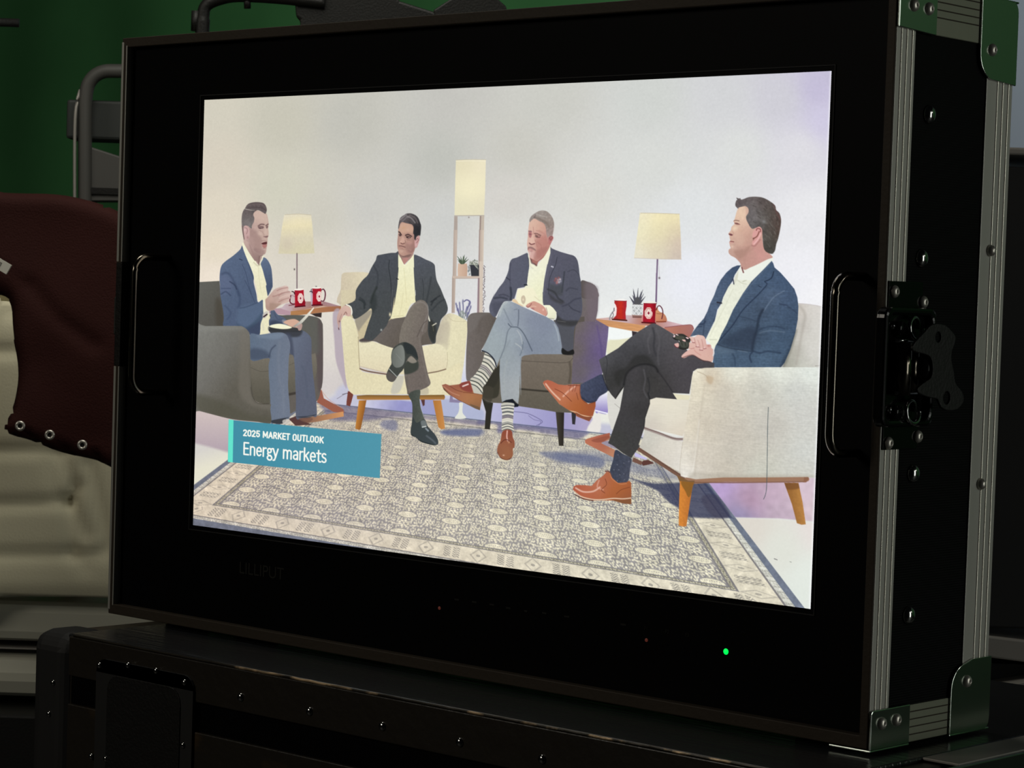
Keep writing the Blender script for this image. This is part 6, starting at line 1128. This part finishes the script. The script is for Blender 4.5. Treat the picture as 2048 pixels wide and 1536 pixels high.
def seam(u0, v0, u1, v1, D, w, dpt):    # a crease between two traced points, as a height function
    a = np.array(lc(u0,v0,D)); b = np.array(lc(u1,v1,D)); e = b-a; L2 = e@e
    def f(x, z):
        t = min(1,max(0,((x-a[0])*e[0]+(z-a[1])*e[1])/L2)); q = math.hypot(x-a[0]-e[0]*t, z-a[1]-e[1]*t); return dpt*math.exp(-(q/w)**2)
    return f
def folds(fs): return lambda x, z: sum(f(x, z) for f in fs)
# white quilted cover
D1 = 2.75
cr = [seam(-60,703,30,703,D1,0.008,0.0041), seam(-60,903,130,900,D1,0.008,0.0043), seam(-60,1010,130,1005,D1,0.008,0.0046), seam(-60,1110,215,1108,D1,0.008,0.0041),
      seam(120,905,148,975,D1,0.009,0.0057), seam(148,975,142,1005,D1,0.008,0.0048), seam(178,925,215,1090,D1,0.007,0.0049), seam(135,1000,142,1110,D1,0.007,0.0049), seam(142,1010,170,1070,D1,0.009,0.0046), seam(100,930,115,990,D1,0.010,0.0030), seam(150,1110,170,1135,D1,0.009,0.0027)]
wq = cloth('quilted_cover', [(-90,585),(-10,594),(14,606),(20,624),(40,560),(60,440),(120,425),(220,440),(330,520),(370,800),(365,1100),(360,1192),(150,1195),(0,1193),(-90,1191)], D1,
      lambda x,z,d: .006*(1-min(1,d/.02))**2, M['white'], folds(cr), .11, .006)
tag(wq, 'off white quilted cover with horizontal seams and creases, left of the monitor', 'cover')
# maroon canvas with grommets
D2 = 2.60
fr = [seam(60,570,100,620,D2,.008,.004), seam(120,640,190,690,D2,.008,.004), seam(30,440,200,540,D2,.06,.008), seam(90,740,150,880,D2,.04,.006), seam(200,560,120,800,D2,.06,-.008)]
mc_out = [(-90,372),(0,384),(110,388),(180,402),(225,418),(262,440),(400,520),(420,760),(380,1000),(225,938),(190,922),(120,906),(60,882),(6,862),(22,820),(32,770),(32,730),(26,690),(22,650),(18,610),(0,590),(-90,575)]
mc = cloth('canvas_cover', mc_out, D2, lambda x,z,d: .010*(1-min(1,d/.012))**2, M['maroon'], folds(fr), .006, .006)
mroot = thing('maroon_canvas', 'dark maroon canvas with metal grommets draped over the white cover', 'canvas', tuple(at(120,870,D2)))
mw = mc.matrix_world.copy(); mc.parent = mroot; mc.matrix_parent_inverse = Matrix.Translation(-Vector(mroot.location)); mc.matrix_basis = mw
def under(o, root, W):
    o.parent = root; o.matrix_parent_inverse = Matrix.Translation(-Vector(root.location)); o.matrix_basis = W; return o
for u, v in ((43,851),(102,869),(167,889)):
    x, z = lc(u, v, D2); bm = bmesh.new(); R_ = .0040
    tube(bm, [(x+R_*math.cos(2*math.pi*k/20), -.0075, z+R_*1.0*math.sin(2*math.pi*k/20)) for k in range(21)], .0016, 8, False)
    under(obj('grommet', bm, M['nickel'], None, True), mroot, frame(D2))
    under(obj('grommet_hole', dome(1,-1,(x,-.0065,z),.0030,.0004), M['rubber'], None, True), mroot, frame(D2))
x, z = lc(2,528,D2); c_, s_ = math.cos(-.5), math.sin(-.5)
lab = prism([(x+a*c_-b*s_, z+a*s_+b*c_) for a, b in ((-.03,-.0055),(.0125,-.0055),(.0125,.0055),(-.03,.0055))], -.012, -.0075, 1); under(obj('label_tag', lab, M['tag'], None), mroot, frame(D2))
for k in range(3):
    a0 = -.012+k*.006
    for a, b, w, h in ((a0,0,.0008,.0055),(a0+.0022,0,.0008,.0055),(a0+.0011,.0024,.003,.0008)):
        q = prism([(x+(a+i*w/2)*c_-(b+j*h/2)*s_, z+(a+i*w/2)*s_+(b+j*h/2)*c_) for i, j in ((-1,-1),(1,-1),(1,1),(-1,1))], -.0125, -.012, 1); under(obj('printed_mark', q, M['ink'], None), mroot, frame(D2))
# white tub under the cover
def lbox(u0, v0, u1, v1, D, y0, y1, xr=None):
    a = lc(u0, v0, D); b = lc(u1, v1, D); return box(min(a[0],b[0]), max(a[0],b[0]), y0, y1, min(a[1],b[1]), max(a[1],b[1]))
tub = thing('storage_tub', 'white plastic tub with a ridged rim under the quilted cover', 'tub', tuple(at(100,1415,D1)))
under(obj('tub_lid', lbox(-120,1206,330,1301,D1,.03,.45), M['whiteb'], bevel=.012), tub, frame(D1))
under(obj('tub_rim', lbox(-120,1303,330,1315,D1,.035,.45), M['greytrim'], bevel=.003), tub, frame(D1))
under(obj('tub_body', lbox(-110,1315,330,1416,D1,.03,.43), M['whiteb'], bevel=.02), tub, frame(D1))
blk = obj('low_cabinet', box(lc(-140,1417,D1)[0],lc(360,1417,D1)[0],-.02,.47,-1.2,lc(-140,1417,D1)[1]), M['matte'], bevel=.004); place(blk, D1); tag(blk, 'low black cabinet under the white tub', 'cabinet')
# utility cart behind the canvas
D3 = 3.3
ct = thing('utility_cart', 'grey plastic utility cart with a rounded tube handle behind the maroon canvas', 'cart', tuple(at(220,420,D3)))
def P3(u, v, D, y): a = lc(u, v, D); return (a[0], y, a[1])
bm = bmesh.new(); tube(bm, curve3([P3(170,420,D3,0),P3(170,260,D3,0),P3(172,190,D3,0),P3(182,160,D3,0),P3(205,144,D3,0),P3(240,142,D3,0),P3(330,142,D3,0)]), .0095, 14); under(obj('tube_handle', bm, M['grey'], None, True), ct, frame(D3))
bm = bmesh.new(); tube(bm, curve3([P3(152,420,D3,-.01),P3(153,240,D3,-.01),P3(160,180,D3,0)]), .0022, 8); under(obj('edge_wire', bm, M['greytrim'], None, True), ct, frame(D3))
for u_ in (170,330):
    bm = bmesh.new(); xx_ = lc(u_,300,D3)[0]; tube(bm, [(xx_,.05,lc(u_,300,D3)[1]),(xx_,.05,-1.2)], .0095, 12); under(obj('leg', bm, M['grey'], None, True), ct, frame(D3))
under(obj('upper_panel', lbox(128,196,340,282,D3,.02,.10), M['dgrey'], bevel=.004), ct, frame(D3))
a1, a2, a3, a4 = [lc(*q, D3) for q in ((164,288),(340,345),(340,402),(164,402))]; 
under(obj('lower_panel', prism([a1,a2,a3,a4], .0, .06, 1), M['grey'], bevel=.003), ct, frame(D3))
under(obj('slot', lbox(181,375,340,393,D3,-.004,.0), M['matte']), ct, frame(D3))
# black arm and angular equipment above the monitor
D4 = 2.9
eq = thing('camera_equipment', 'black equipment with a bent arm and angular panels behind the monitor top', 'equipment', tuple(at(700,60,D4)))
bm = bmesh.new(); tube(bm, curve3([P3(404,90,D4,0),P3(406,40,D4,0),P3(412,12,D4,0),P3(440,-2,D4,0),P3(480,-8,D4,0),P3(560,-4,D4,0),P3(650,6,D4,0)]), [.0085]*9+[.0075]*40, 14); under(obj('bent_arm', bm, M['matte'], None, True), eq, frame(D4))
bm = bmesh.new(); tube(bm, [P3(392,22,D4,0),P3(391,62,D4,0)], .0055, 12); under(obj('clamp_knob', bm, M['matte'], None, True), eq, frame(D4))
bm = bmesh.new(); tube(bm, [P3(494,-6,D4,0),P3(495,17,D4,0)], .0042, 12); under(obj('clamp_knob', bm, M['matte'], None, True), eq, frame(D4))
def lpoly(s, D): return [lc(*q, D) for q in s]
under(obj('angular_panel', prism(lpoly([(592,-30),(590,10),(592,34),(600,40),(600,100),(1010,100),(1010,40),(870,24),(800,2),(770,-30)][::-1], D4), .0, .12, 1), M['matte'], bevel=.003), eq, frame(D4))
bm = bmesh.new(); p_ = P3(800,70,D4,.06); tube(bm, [p_,(p_[0],p_[1],-1.2)], .012, 14); under(obj('stand_pole', bm, M['matte'], None, True), eq, frame(D4))
under(obj('stand_base', box(p_[0]-.18,p_[0]+.18,-.1,.24,-1.2,-1.18), M['matte'], bevel=.004), eq, frame(D4))
under(obj('angular_panel', prism(lpoly([(868,26),(902,4),(930,-30),(985,-30),(996,4),(1012,18),(1024,60),(880,80)], D4), -.03, .0, 1), M['matte'], bevel=.002), eq, frame(D4))
bs = thing('boom_stand', 'black boom stand, its pole end showing before the green backdrop at top left', 'stand', tuple(at(-600,40,D4)))
bm = bmesh.new(); tube(bm, [P3(-640,22,D4,0),P3(38,46,D4,0)], .0052, 14); under(obj('boom_pole', bm, M['matte'], None, True), bs, frame(D4))
bm = bmesh.new(); p_ = P3(-600,23,D4,0); tube(bm, [(p_[0],.012,p_[2]+.03),(p_[0],.012,-1.2)], .010, 14); under(obj('upright', bm, M['matte'], None, True), bs, frame(D4))
for k in range(3):
    a = k*2.094+.4; bm = bmesh.new(); tube(bm, [(p_[0],.012,-.8),(p_[0]+.3*math.cos(a),.012+.3*math.sin(a),-1.195)], .007, 10); under(obj('leg', bm, M['matte'], None, True), bs, frame(D4))
# grey trimmed black rack and its shelf to the right
D5 = 2.35
rc_ = thing('equipment_rack', 'black equipment rack with grey trim and a grey shelf just right of the monitor', 'rack', tuple(at(2150,1320,D5)))
under(obj('rack_panel', lbox(1900,329,2600,1276,D5,.0,.20), M['rubber'], bevel=.002), rc_, frame(D5))
under(obj('top_trim', lbox(1900,291,2600,329.5,D5,-.004,.20), M['greytrim'], bevel=.002), rc_, frame(D5))
A_, B_, C_, E_ = lc(1900,1262,D5), lc(2600,1345,D5), lc(2600,1396,D5), lc(1900,1304,D5)
under(obj('bottom_trim', prism([A_,B_,C_,E_], -.004, .20, 1), M['greytrim'], bevel=.002), rc_, frame(D5))
under(obj('shelf', prism([lc(1900,1380,D5),lc(2110,1348,D5),lc(2110,1404,D5),lc(1900,1384,D5)], -.02, .18, 1), M['greytrim'], bevel=.001), rc_, frame(D5))
xa = lc(1900,1400,D5)[0]; xb = lc(2600,1400,D5)[0]
under(obj('rack_base', box(xa,xb,.02,.20,-1.2,lc(1900,1330,D5)[1]), M['rubber']), rc_, frame(D5))
# ---------------------------------------------------------------- the studio
def struct(name, bm, m): o = obj(name, bm, m); o['kind'] = 'structure'; return o
struct('floor', box(-9,6,-4,7,-1.25,-1.2), M['floor'])
struct('wall_back', box(-9,6,5.6,5.7,-1.2,4), M['wall'])
def curtain(name, x0, x1, y, label):
    bm = bmesh.new(); n = int((x1-x0)/.05); vs = []
    for i in range(n+1):
        x = x0+(x1-x0)*i/n; yy = y+.03*math.sin(x*3.1)+.015*math.sin(x*7.7)
        vs.append([bm.verts.new((x, yy-(max(0,-.6-z)*.0), z)) for z in np.linspace(-1.19,3.2,12)])
    for a, b in zip(vs, vs[1:]):
        for j in range(11): bm.faces.new((a[j],b[j],b[j+1],a[j+1]))
    o = obj(name, bm, M['green'], None, True); s = o.modifiers.new('thickness','SOLIDIFY'); s.thickness = .01
    return tag(o, label, 'backdrop')
curtain('green_backdrop', -8.6, -3.1, 5.2, 'dark green studio backdrop filling the upper left behind everything')
curtain('green_backdrop', 1.2, 5.8, 5.2, 'green studio backdrop out to the right, mirrored in the corner caps')
